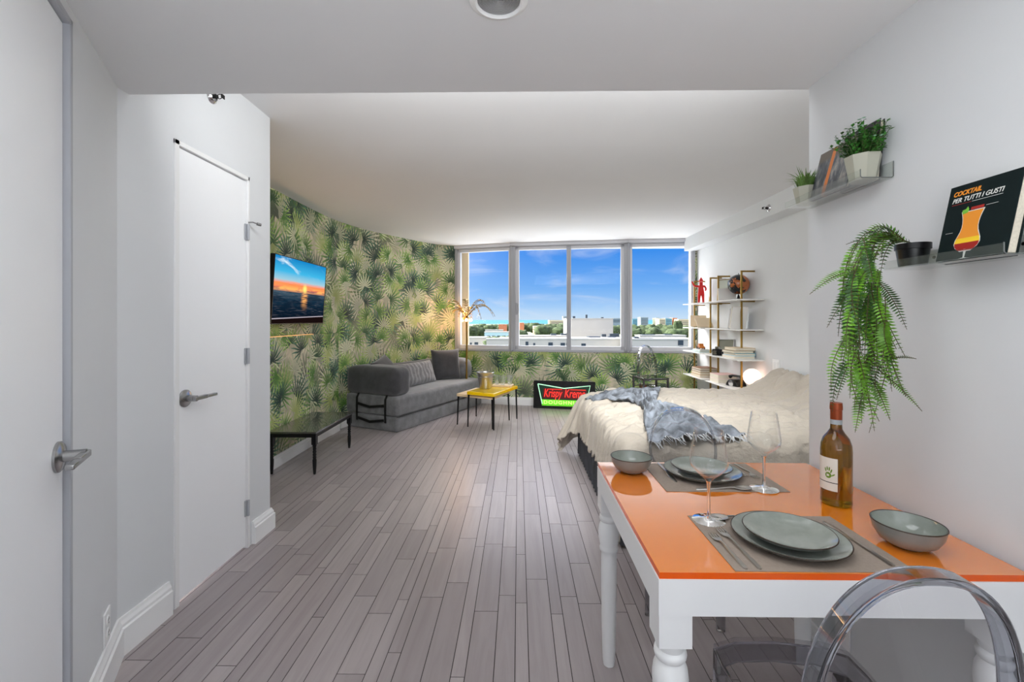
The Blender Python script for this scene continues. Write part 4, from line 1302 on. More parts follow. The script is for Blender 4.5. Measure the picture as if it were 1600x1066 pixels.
for end in (1.0, 0.0):
    for k in range(70 if end == 1.0 else 46):
        v = (k + rn.random() * 0.5) / (70 if end == 1.0 else 46)
        p = thf(end, min(v, 1.0)); dn = -1 if end == 1.0 else 1
        L_ = rn.uniform(0.05, 0.09) if end == 1.0 else rn.uniform(0.03, 0.05)
        dxx = rn.uniform(-0.5, 0.5)
        pts = [p, p + Vector((dxx * L_ * 0.5, dn * L_ * 0.5, -0.004)), p + Vector((dxx * L_ + rn.uniform(-.01, .01), dn * L_, -0.016 if end == 1.0 else -0.006))]
        b.tube(pts, [0.0022, 0.002, 0.0014], 5)
o = b.build('fringe', M_fringe, tr); o['kind'] = 'stuff'

# ================================================================ GOLD SHELVING
def shelf_unit(label, y0, y1, ends, group):
    """y0 < y1 posts; wall plane at XRF"""
    r = thing('wall_shelving', label, 'shelving', (XRF, (y0 + y1) / 2, 0), 0, group)
    yc = (y0 + y1) / 2
    for y in (y0, y1):
        b = MB(); b.box((-0.152, y - yc - 0.009, 0.0), (-0.134, y - yc + 0.009, 1.84)); b.build('post', M_brass, r, bevel=0.002, seg=1)
        b = MB(); b.box((-0.152, y - yc - 0.008, 1.822), (0.0, y - yc + 0.008, 1.84)); b.build('top_bracket', M_brass, r, bevel=0.002, seg=1)
        for z in (1.52, 1.198, 0.878, 0.556):
            b = MB(); b.box((-0.15, y - yc - 0.007, z - 0.026), (0.0, y - yc + 0.007, z - 0.013)); b.build('shelf_bracket', M_brass, r, smooth=False)
    for z in (1.52, 1.198, 0.878, 0.556):
        b = MB(); b.box((-0.285, y0 - yc - ends[0], z - 0.012), (-0.002, y1 - yc + ends[1], z)); b.build('shelf', M_marble, r, bevel=0.002, seg=1)
    return r
shelf_unit('gold framed wall shelving with white boards, the unit nearer the bed lamp', 4.93, 5.50, (0.20, 0.05), 'gold wall shelving')
shelf_unit('gold framed wall shelving with white boards, the unit beside the window', 5.72, 6.24, (0.05, 0.05), 'gold wall shelving')
SX = XRF
# standing figurine
r = thing('figurine', 'small glossy red standing figurine with one raised arm on the top shelf', 'figurine', at(1095.5, 500, 6.02))
r.location.z = 1.5205
r.rotation_euler = (0, 0, radians(-25))
def skin_body(name, joints, edges, m, parent, sub=2):
    me = bpy.data.meshes.new(name); me.from_pydata([j[0] for j in joints], edges, [])
    o = bpy.data.objects.new(name, me); COL.objects.link(o); o.parent = parent
    sk = o.modifiers.new('skin', 'SKIN'); sk.use_smooth_shade = True
    for i, j in enumerate(joints):
        me.skin_vertices[0].data[i].radius = (j[1], j[1])
    me.skin_vertices[0].data[0].use_root = True
    sb = o.modifiers.new('sub', 'SUBSURF'); sb.levels = sub; sb.render_levels = sub
    me.materials.append(m)
    return o
J = [((0, 0, .150), .034), ((0, 0, .195), .038), ((0, 0, .232), .030), ((0, 0, .250), .016), ((0, -.004, .272), .026), ((0, -.004, .292), .024),
     ((.022, 0, .120), .022), ((.026, -.004, .060), .017), ((.028, 0, .014), .015), ((.030, -.030, .010), .012),
     ((-.022, 0, .120), .022), ((-.026, .004, .060), .017), ((-.028, 0, .014), .015), ((-.030, -.030, .010), .012),
     ((.045, 0, .232), .014), ((.062, -.006, .190), .012), ((.052, -.035, .168), .010),
     ((-.045, 0, .232), .014), ((-.085, -.012, .236), .012), ((-.108, -.022, .285), .010), ((-.112, -.026, .302), .009)]
E = [(0, 1), (1, 2), (2, 3), (3, 4), (4, 5), (0, 6), (6, 7), (7, 8), (8, 9), (0, 10), (10, 11), (11, 12), (12, 13), (2, 14), (14, 15), (15, 16), (2, 17), (17, 18), (18, 19), (19, 20)]
skin_body('body', J, E, M_red, r)
b = MB()
b.lathe([(0.030, 0.0), (0.026, 0.02), (0.012, 0.045), (0.0, 0.062)], 16, 0, Matrix.Translation((0, 0, .292)), cap=True)
b.build('hat', M_red, r)
# globe
gp = at(1154, 500, 5.03)
r = thing('globe', 'dark globe with copper coloured continents on the top shelf', 'globe', (gp.x, gp.y, 1.5205), 0.6)
def globe_mat():
    m = bpy.data.materials.new('globe_map'); m.use_nodes = True
    n = N(m.node_tree); bs = m.node_tree.nodes['Principled BSDF']
    oc = n.new('ShaderNodeTexCoord').outputs['Object']
    f = n.noise(n.v('ADD', oc, (0.43, 0.13, 0.1)), 7.5, 3, 0.55)
    n.put(bs.inputs['Base Color'], n.mix(n.smooth(f, 0.50, 0.515), lin((22, 24, 28)), lin((176, 104, 62)))); bs.inputs['Roughness'].default_value = 0.22
    return m
b = MB(); b.lathe([(0.112 * sin(pi * k / 28), -0.112 * cos(pi * k / 28)) for k in range(29)], 40, 0, None, cap=False)
o = b.build('ball', globe_mat(), r); o.location = (0, 0, 0.178)
b = MB(); b.lathe([(0.0, 0), (0.07, 0), (0.07, 0.008), (0.018, 0.02), (0.012, 0.05), (0.0, 0.07)], 28, 0, None, cap=False); b.build('stand', M_black, r)
b = MB(); b.cyl((0, 0, 0.285), (0, 0, 0.305), 0.004, n=8); b.build('pin', M_black, r)

def slab_book(label, loc, size, m, rz=0.0, tilt=0.0, group=None, name='book', pages=True, cover_t=0.003):
    """lying flat or standing book: size (x,y,z); thickness is the smallest side"""
    r = thing(name, label, 'book', loc, rz, group)
    r.rotation_euler = (0, tilt, rz)
    x, y, z = size
    k = min(range(3), key=lambda i: size[i])
    b = MB()
    lo = [0, 0, 0]; hi = list(size)
    l1, h1 = list(lo), list(hi); h1[k] = cover_t; b.box(l1, h1)
    l2, h2 = list(lo), list(hi); l2[k] = hi[k] - cover_t; b.box(l2, h2)
    j = {0: 2, 1: 2, 2: 0}[k]
    j = 0 if k == 2 else 1 if k == 0 else 0
    l3, h3 = list(lo), list(hi); l3[j] = hi[j] - cover_t; b.box(l3, h3)
    b.build('cover', m, r, bevel=0.0008, seg=1)
    b = MB(); l4 = [0.004] * 3; h4 = [v - 0.004 for v in size]; l4[k] = cover_t; h4[k] = size[k] - cover_t; b.box(l4, h4); b.build('pages', M_paper, r, smooth=False)
    return r
B = lambda nm, c: mat(nm, lin(c), 0.5)
Mk = [B('cover_white', (232, 230, 226)), B('cover_tan', (196, 160, 112)), B('cover_blue', (96, 188, 214)), B('cover_olive', (132, 120, 84)), B('cover_cream', (226, 206, 176)),
      B('cover_ink', (48, 46, 60)), B('cover_brown', (134, 92, 62)), B('cover_pink', (222, 186, 180))]
# top shelf: frames and cards
def card(label, px, D, z, w_, h_, m, lean, rz=0.0, name='framed_print', cat='picture', rim=None):
    p = at(px, 500, D)
    r = thing(name, label, cat, (p.x, p.y, z), rz)
    r.rotation_euler = (lean, 0, rz)
    b = MB(); b.box((-w_ / 2, -0.006, 0.0), (w_ / 2, 0.006, h_)); b.build('panel', m, r, bevel=0.001, seg=1)
    if rim is not None:
        b = MB(); t = 0.008
        for (x0, x1, z0, z1) in ((-w_ / 2, w_ / 2, 0, t), (-w_ / 2, w_ / 2, h_ - t, h_), (-w_ / 2, -w_ / 2 + t, 0, h_), (w_ / 2 - t, w_ / 2, 0, h_)): b.box((x0, -0.012, z0), (x1, 0.007, z1))
        b.build('frame', rim, r, smooth=False)
    return r
card('tall narrow pale framed print standing on the top shelf next to the red figurine', 1115, 5.98, 1.5205, 0.16, 0.29, B('pale_print', (214, 208, 192)), radians(-8), radians(-70), rim=M_brass)
card('pale framed print standing behind the globe on the top shelf', 1131, 5.44, 1.5205, 0.17, 0.28, B('sage_print', (206, 212, 200)), radians(-10), radians(-50), rim=M_brass)
slab_book('white book lying on edge below the globe on the top shelf', (2.32, 5.22, 1.5205), (0.20, 0.03, 0.145), Mk[0], 0.0)
# second shelf
slab_book('tan book tilted open like a tent on the second shelf by the window', (2.33, 6.10, 1.211), (0.20, 0.02, 0.15), Mk[4], -0.2, 0.0)
slab_book('cream book leaning over the tan one on the second shelf', (2.33, 5.86, 1.1985), (0.20, 0.16, 0.018), Mk[4], 0, -0.0).rotation_euler = (radians(48), 0, 0)
slab_book('white book leaning on the post on the second shelf near the globe', (2.34, 4.985, 1.1985), (0.17, 0.03, 0.25), Mk[0]).rotation_euler = (radians(14), 0, 0)
slab_book('fog grey book leaning behind the white one on the second shelf', (2.35, 5.045, 1.1985), (0.17, 0.024, 0.23), B('cover_fog', (204, 206, 212))).rotation_euler = (radians(14), 0, 0)
slab_book('thin dark book leaning last in the row on the second shelf', (2.38, 5.10, 1.1985), (0.17, 0.016, 0.20), Mk[5]).rotation_euler = (radians(12), 0, 0)
# third shelf
slab_book('blue and white book lying under the orange toy car', (2.34, 5.82, 0.8785), (0.20, 0.27, 0.02), Mk[2])
slab_book('white book lying directly beneath the orange toy car', (2.35, 5.83, 0.899), (0.18, 0.25, 0.016), Mk[0])
r = thing('toy_car', 'orange metal toy car with round wheels parked on the lying books', 'toy car', (2.40, 5.93, 0.9155), radians(80))
b = MB(); b.box((-0.085, -0.034, 0.014), (0.085, 0.034, 0.042)); b.build('body', mat('toy_orange', lin((206, 120, 40)), 0.3), r, bevel=0.010)
b = MB(); b.prism([(-0.05, 0.040), (0.045, 0.040), (0.025, 0.074), (-0.035, 0.074)], -0.028, 0.028, 0, Matrix.Rotation(pi / 2, 4, 'X')); b.build('cabin', MATS['toy_orange'], r, bevel=0.006)
for x in (-0.052, 0.052):
    for y in (-0.034, 0.034):
        b = MB(); b.cyl((x, y - 0.006, 0.018), (x, y + 0.006, 0.018), 0.018, n=16); b.build('wheel', M_black, r)
card('square grey photo frame standing on the third shelf behind the camera', 1134, 5.40, 0.8785, 0.20, 0.19, B('grey_photo', (150, 152, 140)), radians(-8), radians(-55), rim=M_winf)
r = thing('camera', 'small black and silver vintage camera on the third shelf', 'camera', (2.37, 5.36, 0.8785), radians(-60))
b = MB(); b.box((-0.06, -0.025, 0), (0.06, 0.025, 0.075)); b.build('body', M_black, r, bevel=0.005)
b = MB(); b.cyl((0, -0.025, 0.036), (0, -0.065, 0.036), 0.026, n=22); b.build('lens', M_steel, r)
b = MB(); b.box((-0.025, -0.02, 0.075), (0.025, 0.02, 0.105)); b.build('viewfinder', M_steel, r, bevel=0.004)
for k, (m_, lab, dx_) in enumerate([(Mk[0], 'white book at the bottom of the stack on the third shelf', 0.0), (Mk[2], 'bright blue book second from the bottom of the stack on the third shelf', 0.01),
                                    (Mk[3], 'olive book third in the stack on the third shelf', -0.01), (Mk[4], 'cream book on top of the stack on the third shelf', 0.015)]):
    slab_book(lab, (2.335 + dx_ + 0.005 * k, 4.88 + 0.01 * k, 0.8785 + 0.0285 * k), (0.22, 0.30 - 0.01 * k, 0.028), m_, 0, group='books stacked on the third shelf')
# fourth shelf
for k, (m_, lab, th) in enumerate([(Mk[1], 'tan book at the bottom of the stack on the lowest shelf by the window', 0.034), (Mk[1], 'second tan book from the bottom on the lowest shelf by the window', 0.030),
                                   (Mk[5], 'ink blue spined book under the brown one on the lowest shelf by the window', 0.026), (Mk[6], 'brown book on top of the stack on the lowest shelf by the window', 0.024)]):
    slab_book(lab, (2.335 + 0.006 * k, 5.80 + 0.008 * k, [0.5565, 0.591, 0.6215, 0.648][k]), (0.22, 0.30, th), m_, 0, group='books stacked on the lowest shelf by the window')
for k, (m_, lab) in enumerate([(Mk[0], 'thick white book at the bottom of the pair on the lowest shelf'), (Mk[7], 'white and pink book on top of the pair on the lowest shelf')]):
    slab_book(lab, (2.335, 5.27, 0.5565 + 0.0505 * k), (0.22, 0.24, 0.05), m_, 0, group='pair of books on the lowest shelf')
r = thing('telephone', 'glossy black retro telephone on the lowest shelf beside the round lamp', 'telephone', (2.45, 5.08, 0.5565), radians(-70))
b = MB(); b.prism([(-0.09, 0), (0.09, 0), (0.075, 0.035), (0.045, 0.075), (-0.045, 0.075), (-0.075, 0.035)], -0.07, 0.07, 0, Matrix.Rotation(pi / 2, 4, 'X')); b.build('body', M_black, r, bevel=0.012)
b = MB(); b.tube([(-0.085, 0, 0.095), (-0.05, 0, 0.112), (0.05, 0, 0.112), (0.085, 0, 0.095)], [0.022, 0.012, 0.012, 0.022], 12); b.build('handset', M_black, r)
b = MB(); b.cyl((0, -0.055, 0.035), (0, -0.078, 0.03), 0.032, n=22); b.build('dial', M_chrome, r)
# round lamp
r = thing('table_lamp', 'glowing round globe lamp with a small brass foot on the lowest shelf end', 'lamp', (2.478, 4.785, 0.5565))
b = MB(); b.lathe([(0.0, 0), (0.04, 0), (0.04, 0.04), (0.03, 0.055), (0.0, 0.056)], 28, 0, None, cap=False); b.build('base', M_gold, r)
b = MB(); b.lathe([(0.088 * sin(pi * k / 24), 0.138 - 0.088 * cos(pi * k / 24)) for k in range(25)], 36, 0, None, cap=False)
b.build('lamp_shade', mat('glowing_globe', lin((255, 220, 200)), 0.4, emit=lin((255, 214, 192)), estr=1.35), r)
# acrylic end table and ghost chair by the window
def acrylic_table(loc, rz):
    r = thing('end_table', 'small clear end table with dark edges behind the bed', 'table', loc, rz)
    b = MB(); b.box((-0.16, -0.16, 0.60), (0.16, 0.16, 0.612)); b.build('tabletop', M_clear_e, r, bevel=0.002)
    for x in (-0.15, 0.15):
        for y in (-0.15, 0.15):
            b = MB(); b.box((x - 0.01, y - 0.01, 0), (x + 0.01, y + 0.01, 0.60)); b.build('leg', M_blackc, r, smooth=False)
    b = MB()
    for s_ in (-1, 1):
        b.box((-0.15, s_ * 0.15 - 0.005, 0.585), (0.15, s_ * 0.15 + 0.005, 0.60)); b.box((s_ * 0.15 - 0.005, -0.15, 0.585), (s_ * 0.15 + 0.005, 0.15, 0.60))
        b.box((-0.15, s_ * 0.15 - 0.005, 0.48), (0.15, s_ * 0.15 + 0.005, 0.49))
    b.build('rail', M_blackc, r, smooth=False)
M_blackc = mat('dark_smoke_rod', lin((60, 58, 62)), 0.15, coat=0.5)
p = at(1016, 590, 5.45); acrylic_table((p.x, p.y, 0), 0.15)

# ================================================================ GHOST CHAIRS
def ghost_chair(label, loc, rz, m_edge, m_sheet, H=0.897, W=0.342, Dp=0.46, group='clear plastic chairs with round backs', lean=0.10, seat_z=0.455):
    """local: seat centre at origin, +y is the front of the seat"""
    r = thing('ghost_chair', label, 'chair', loc, rz, group)
    hw, hd = W / 2, Dp / 2
    # seat: slightly dished panel with a thick rim
    outl = [(-hw * 0.86, -hd), (hw * 0.86, -hd), (hw, hd * 0.55), (hw * 0.98, hd * 0.86), (hw * 0.6, hd * 1.0), (0, hd * 1.05), (-hw * 0.6, hd * 1.0), (-hw * 0.98, hd * 0.86), (-hw, hd * 0.55)]
    b = MB(); b.prism(outl, seat_z - 0.012, seat_z); b.build('seat', m_sheet, r, bevel=0.003, seg=2)
    b = MB()
    n = len(outl)
    inn = [(x * 0.955, y * 0.955) for x, y in outl]
    vs = [(x, y, seat_z - 0.0135) for x, y in outl] + [(x, y, seat_z - 0.062) for x, y in outl] + [(x, y, seat_z - 0.0135) for x, y in inn] + [(x, y, seat_z - 0.062) for x, y in inn]
    fs = []
    for i in range(n):
        j = (i + 1) % n
        fs += [(i, n + i, n + j, j), (2 * n + i, 2 * n + j, 3 * n + j, 3 * n + i), (n + i, 3 * n + i, 3 * n + j, n + j), (i, j, 2 * n + j, 2 * n + i)]
    b.add(vs, fs); b.build('apron', m_edge, r, ang=30)
    for s_ in (-1, 1):
        b = MB(); b.tube([(s_ * (hw - 0.022), hd * 0.82, seat_z - 0.063), (s_ * (hw - 0.026), hd * 0.84, 0.22), (s_ * (hw - 0.028), hd * 0.84, 0.0)], 0, flat=(0.034, 0.034, (0, 1, 0)))
        b.build('leg', m_edge, r, bevel=0.003, seg=1)
        b = MB(); b.tube([(s_ * (hw * 0.86 - 0.02), -hd + 0.02, seat_z - 0.063), (s_ * (hw * 0.86 - 0.02), -hd + 0.01, 0.25), (s_ * (hw * 0.86 - 0.01), -hd - 0.035, 0.0)], 0, flat=(0.034, 0.034, (0, 1, 0)))
        b.build('leg', m_edge, r, bevel=0.003, seg=1)
    # round back: ring and thin sheet
    zc = seat_z + 0.17
    def bp(a, k=1.0, off=0.0):
        z = zc + ((H - zc) if sin(a) > 0 else 0.15) * k * sin(a)
        x = hw * 0.93 * k * (abs(cos(a)) ** 0.86) * (1 if cos(a) >= 0 else -1)
        y = -hd + 0.012 - lean * (z - seat_z) - 0.02 * (1 - (x / hw) ** 2) + off
        return Vector((x, y, z))
    ring = [bp(2 * pi * k / 72) for k in range(72)]
    b = MB(); b.tube(ring, 0, flat=(0.012, 0.040, (0, 1, 0.0)), closed=True)
    b.build('back_ring', m_edge, r, bevel=0.003, seg=2, ang=50)
    b = MB(); b.grid(lambda u, v: bp(2 * pi * u, 0.985 * v + 0.002), 72, 8); b.build('backrest', m_sheet, r, ang=180)
    b = MB()
    for s_ in (-1, 1):
        b.tube([(s_ * hw * 0.80, -hd + 0.012, seat_z - 0.05), (s_ * hw * 0.86, -hd + 0.004, seat_z + 0.05), bp(-0.62 if s_ > 0 else pi + 0.62)], 0, flat=(0.014, 0.036, (0, 1, 0)))
    b.build('back_post', m_edge, r, bevel=0.002, seg=1)
    return r
ghost_chair('smoke grey transparent chair with a round back at the near side of the dining table', (0.664, 0.982, 0), radians(-3.5), M_smoke_e, M_smokep, Dp=0.43)
ghost_chair('transparent chair with a round back between the dining table and the bed', (0.775, 2.12, 0), radians(161), M_clear_e, M_clearp, H=0.83)
ghost_chair('transparent chair with a round back beyond the bed by the window', tuple(at(1031, 500, 5.85).to_2d()) + (0,), radians(205), M_clear_e, M_clearp, H=0.95, W=0.33)
# ================================================================ DINING TABLE
TX0, TX1, TY0, TY1, TZ = 0.305, 1.105, 0.978, 1.736, 0.75
r = thing('dining_table', 'white dining table with turned legs and an orange glass top by the white wall', 'table', (TX0, TY0, 0))
TW, TL = TX1 - TX0, TY1 - TY0
zf = TZ - 0.014
b = MB(); b.box((0.002, 0.002, zf), (TW, TL, TZ)); o = b.build('glass_top', [M_orange, M_orangee], r, smooth=False)
for p in o.data.polygons:
    if abs(p.normal.z) < 0.5: p.material_index = 1
o['label'] = 'glossy orange glass top'
b = MB()
b.box((0, 0, zf - 0.080), (TW, 0.022, zf - 0.0005)); b.box((0, TL - 0.022, zf - 0.080), (TW, TL, zf - 0.0005))
b.box((0, 0.022, zf - 0.080), (0.022, TL - 0.022, zf - 0.0005)); b.box((TW - 0.022, 0.022, zf - 0.080), (TW, TL - 0.022, zf - 0.0005))
b.box((0.022, 0.022, zf - 0.020), (TW - 0.022, TL - 0.022, zf - 0.0005))
b.build('apron', M_tablew, r, smooth=False)
lp_ = [(0.0, 0), (0.021, 0.0), (0.0235, 0.02), (0.027, 0.15), (0.029, 0.30), (0.029, 0.405), (0.0285, 0.425), (0.0345, 0.433), (0.0355, 0.442), (0.0325, 0.450), (0.0345, 0.458), (0.0385, 0.478), (0.0395, 0.500),
       (0.037, 0.522), (0.0315, 0.537), (0.0305, 0.541), (0.0345, 0.546), (0.036, 0.554), (0.0345, 0.561), (0.030, 0.565), (0.0315, 0.570), (0.0335, 0.576), (0.0335, 0.584)]
for x in (0.037, TW - 0.037):
    for y in (0.037, TL - 0.037):
        b = MB(); b.lathe(lp_, 32, 0, Matrix.Translation((x, y, 0)), cap=False); b.box((x - 0.036, y - 0.036, 0.584), (x + 0.036, y + 0.036, zf - 0.001))
        b.build('leg', M_tablew, r, ang=40)
# placemats
for (x0, x1, y0, y1, lab) in ((0.474, 0.868, 0.985, 1.262, 'grey brown woven placemat at the near side of the orange table'), (0.474, 0.866, 1.440, 1.722, 'grey brown woven placemat at the far side of the orange table')):
    b = MB(); b.box((0, 0, 0), (x1 - x0, y1 - y0, 0.0018)); o = b.build('placemat', M_mat, None, smooth=False); o.location = (x0, y0, TZ + 0.0002)
    tag(o, lab, 'placemat', 'placemats')
MZ = TZ + 0.0021
# plates
def plate(R, label, loc, group):
    r = thing('dinner_plate' if R > 0.12 else 'side_plate', label, 'plate', loc, 0, group)
    k = R / 0.13
    b = MB(); b.lathe([(0.0, 0.0), (0.075 * k, 0.0), (0.082 * k, 0.002), (0.112 * k, 0.009), (0.1285 * k, 0.0185)], 72, 0, None, cap=False)
    b.lathe([(0.1265 * k, 0.0205), (0.110 * k, 0.0125), (0.090 * k, 0.0065), (0.0, 0.0055)], 72, 1, None, cap=False)
    b.build('dish', [M_glazeo, M_glaze], r, ang=60)
    b = MB(); b.tube([(0.1278 * k * cos(2 * pi * i / 72), 0.1278 * k * sin(2 * pi * i / 72), 0.0198) for i in range(72)], 0.0014, 6, closed=True); b.build('rim', M_rim, r)
    return r
plate(0.130, 'large grey glazed dinner plate under the small plate on the near placemat', (0.668, 1.118, MZ), 'large plates')
plate(0.102, 'small grey glazed plate stacked on the large plate on the near placemat', (0.664, 1.112, MZ + 0.0135), 'small plates')
plate(0.130, 'large grey glazed dinner plate under the small plate on the far placemat', (0.650, 1.596, MZ), 'large plates')
plate(0.102, 'small grey glazed plate stacked on the large plate on the far placemat', (0.648, 1.598, MZ + 0.0135), 'small plates')
def bowl(label, loc):
    r = thing('bowl', label, 'bowl', loc, 0, 'grey bowls')
    b = MB(); b.lathe([(0.0, 0.0), (0.030, 0.0), (0.036, 0.002), (0.056, 0.014), (0.068, 0.034), (0.0725, 0.055)], 64, 0, None, cap=False)
    b.lathe([(0.0705, 0.0565), (0.065, 0.036), (0.052, 0.018), (0.030, 0.007), (0.0, 0.006)], 64, 1, None, cap=False); b.build('body', [M_glazeo, M_glaze], r, ang=60)
    b = MB(); b.tube([(0.0718 * cos(2 * pi * i / 64), 0.0718 * sin(2 * pi * i / 64), 0.0560) for i in range(64)], 0.0015, 6, closed=True); b.build('rim', M_rim, r)
    return r
bowl('grey glazed bowl on the orange table beside the wine bottle and the wall', (0.948, 1.105, TZ + 0.0006))
bowl('grey glazed bowl at the far corner of the orange table, away from the wall', (0.408, 1.628, TZ + 0.0006))
# wine glasses
M_thin = trans_mat('thin_glass', (0.985, 0.988, 0.988), 1.22)
def wineglass(label, loc):
    r = thing('wine_glass', label, 'glass', loc, 0, 'wine glasses')
    b = MB()
    prof = [(0.0, 0.0), (0.041, 0.0), (0.0425, 0.001), (0.030, 0.004), (0.012, 0.008), (0.0055, 0.014), (0.0042, 0.03), (0.0040, 0.075), (0.0048, 0.098), (0.0075, 0.108)]
    b.lathe(prof, 56, 1, None, cap=False)
    b.lathe([prof[-1], (0.016, 0.118), (0.034, 0.133), (0.0475, 0.149), (0.0498, 0.158), (0.0485, 0.172), (0.0375, 0.248), (0.0368, 0.2486), (0.0362, 0.248),
                    (0.0472, 0.172), (0.0485, 0.158), (0.0462, 0.150), (0.033, 0.135), (0.014, 0.120), (0.0, 0.116)], 56, 0, None, cap=False)
    b.build('glass_body', [M_thin, M_glass], r, ang=60)
    return r
wineglass('large empty wine glass standing on the corner of the near placemat', (0.520, 1.232, MZ))
wineglass('large empty wine glass standing at the edge of the far placemat', (0.795, 1.462, MZ))
# cutlery lying on the mats: built along +y (handle at 0), bowl/tines at the far end
def cutlery(kind, label, loc, rz, L=0.19):
    r = thing(kind, label, kind, loc, rz, {'fork': 'forks', 'knife': 'knives', 'spoon': 'spoons'}[kind])
    def strip(ws, name):
        b = MB()
        n = len(ws); vs = []
        for (y, w_, z, t) in ws:
            vs += [(-w_ / 2, y, z), (w_ / 2, y, z), (w_ / 2 * 0.8, y, z + t), (-w_ / 2 * 0.8, y, z + t)]
        fs = [(i * 4 + k, i * 4 + (k + 1) % 4, (i + 1) * 4 + (k + 1) % 4, (i + 1) * 4 + k) for i in range(n - 1) for k in range(4)]
        fs += [(0, 1, 2, 3), tuple((n - 1) * 4 + k for k in (3, 2, 1, 0))]
        b.add(vs, fs); return b
    if kind == 'knife':
        strip([(0, .008, .001, .003), (.006, .011, .0, .004), (.09 * L / .21, .010, .0005, .004), (.105 * L / .21, .007, .001, .003)], '').build('handle', M_cutlery, r, ang=40)
        strip([(.105 * L / .21, .007, .001, .003), (.12 * L / .21, .013, .001, .0015), (.17 * L / .21, .016, .001, .0012), (.20 * L / .21, .011, .001, .001), (L, .002, .001, .001)], '').build('blade', M_cutlery, r, ang=40)
    else:
        strip([(0, .006, .0, .003), (.005, .011, .0, .003), (L * .35, .008, .002, .0028), (L * .62, .005, .006, .0025), (L * .70, .006, .006, .002)], '').build('handle', M_cutlery, r, ang=40)
        if kind == 'spoon':
            b = MB()
            def f(u, v):
                a = v * 2 * pi
                return (0.020 * u * sin(a) * (1 - 0.15 * cos(a)), L * .70 + .026 - 0.028 * u * cos(a) , 0.0055 - 0.005 * (1 - u * u))
            b.grid(f, 6, 24); b.build('spoon_bowl', M_cutlery, r, ang=180, solid=0.0012)
        else:
            strip([(L * .70, .006, .006, .002), (L * .76, .020, .004, .0018), (L * .82, .023, .003, .0018), (L * .84, .023, .003, .0016)], '').build('neck', M_cutlery, r, ang=40)
            for q in (-.0096, -.0032, .0032, .0096):
                b = MB(); b.box((q - .0016, L * .838, .0032), (q + .0016, L * .93, .0046)); b.tube([(q, L * .93, .0038), (q, L, .0062)], [.0014, .0007], 6); b.build('tine', M_cutlery, r, smooth=False)
    return r
cutlery('fork', 'outer fork lying beside the near plates, at the edge of the placemat', (0.500, 0.990, MZ), radians(2), 0.165)
cutlery('fork', 'inner fork lying between the outer fork and the near plates', (0.531, 0.990, MZ), radians(2), 0.195)
cutlery('spoon', 'spoon lying behind the near plates next to the wine glass foot', (0.690, 1.252, MZ), radians(94), 0.16)
cutlery('knife', 'knife lying between the near plates and the bowl by the wall', (0.832, 1.005, MZ), radians(1), 0.225)
cutlery('knife', 'knife lying beside the far plates next to the far bowl', (0.532, 1.715, MZ), radians(180), 0.20)
cutlery('spoon', 'spoon lying in front of the far plates on the far placemat', (0.574, 1.456, MZ), radians(-88), 0.18)
cutlery('fork', 'fork with its tines by the foot of the far wine glass', (0.822, 1.715, MZ), radians(180), 0.165)
cutlery('fork', 'fork lying nearest the far plates on the far placemat', (0.796, 1.715, MZ), radians(178), 0.150)
# wine bottle
r = thing('wine_bottle', 'amber green wine bottle with a copper cap and a white handprint label', 'bottle', (0.952, 1.356, TZ + 0.0006))
b = MB(); b.lathe([(0.0, 0.004), (0.02, 0.002), (0.036, 0.0), (0.040, 0.005), (0.0405, 0.16), (0.039, 0.178), (0.033, 0.197), (0.022, 0.212), (0.0155, 0.224), (0.0145, 0.24), (0.0145, 0.296), (0.0, 0.297)], 48, 0, None, cap=False); b.build('bottle_body', M_bottle, r)
b = MB(); b.lathe([(0.0152, 0.252), (0.0152, 0.280), (0.0165, 0.281), (0.0165, 0.290), (0.0155, 0.302), (0.0, 0.303)], 32, 0, None, cap=False); b.build('cap', mat('copper_foil', lin((150, 68, 34)), 0.35, 0.5), r)
b = MB(); b.lathe([(0.0152, 0.238), (0.0153, 0.252)], 32, 0, None, cap=False); b.build('neck_band', mat('grey_band', lin((170, 178, 182)), 0.5), r)
la0, la1 = radians(152), radians(240)
def curvep(a, z, rr=0.0411): return (rr * cos(a), rr * sin(a), z)
b = MB(); b.grid(lambda u, v: curvep(la0 + (la1 - la0) * u, 0.046 + v * 0.096, 0.0409), 16, 2); b.build('label', mat('label_paper', lin((222, 216, 206)), 0.7), r)
b = MB(); b.grid(lambda u, v: curvep(la0 + (la1 - la0) * u, 0.069 + v * 0.0022, 0.0411), 16, 1); b.build('label_rule', M_dark, r)
# green handprint
b = MB(); hc = radians(207)
def hp(x, z, rr=0.0412): return curvep(hc + x / 0.041, 0.095 + z, rr)
def blob(cx, cz, rx, rz_, tilt=0.0, n=14):
    vs = [hp(cx + rx * cos(2 * pi * i / n) * cos(tilt) - rz_ * sin(2 * pi * i / n) * sin(tilt), cz + rx * cos(2 * pi * i / n) * sin(tilt) + rz_ * sin(2 * pi * i / n) * cos(tilt)) for i in range(n)]
    b.add(vs, [tuple(range(n))])
blob(0, -0.004, 0.0085, 0.009)
for (x, z, t) in ((-0.0075, 0.011, 0.25), (-0.0025, 0.015, 0.08), (0.003, 0.0145, -0.08), (0.008, 0.009, -0.3)): blob(x, z, 0.0019, 0.0062, t)
blob(0.0125, -0.002, 0.0019, 0.006, -0.9)
b.build('handprint', mat('handprint_green', lin((104, 138, 40)), 0.6), r, smooth=False)
b = MB(); blob(0, -0.004, 0.0085, 0.009)
b = MB()
def hp2(x, z): return hp(x, z, 0.0414)
vs = [hp2(0.003 * cos(2 * pi * i / 12), -0.004 + 0.003 * sin(2 * pi * i / 12)) for i in range(12)]; b.add(vs, [tuple(range(12))]); b.build('handprint_palm', MATS['label_paper'], r, smooth=False)

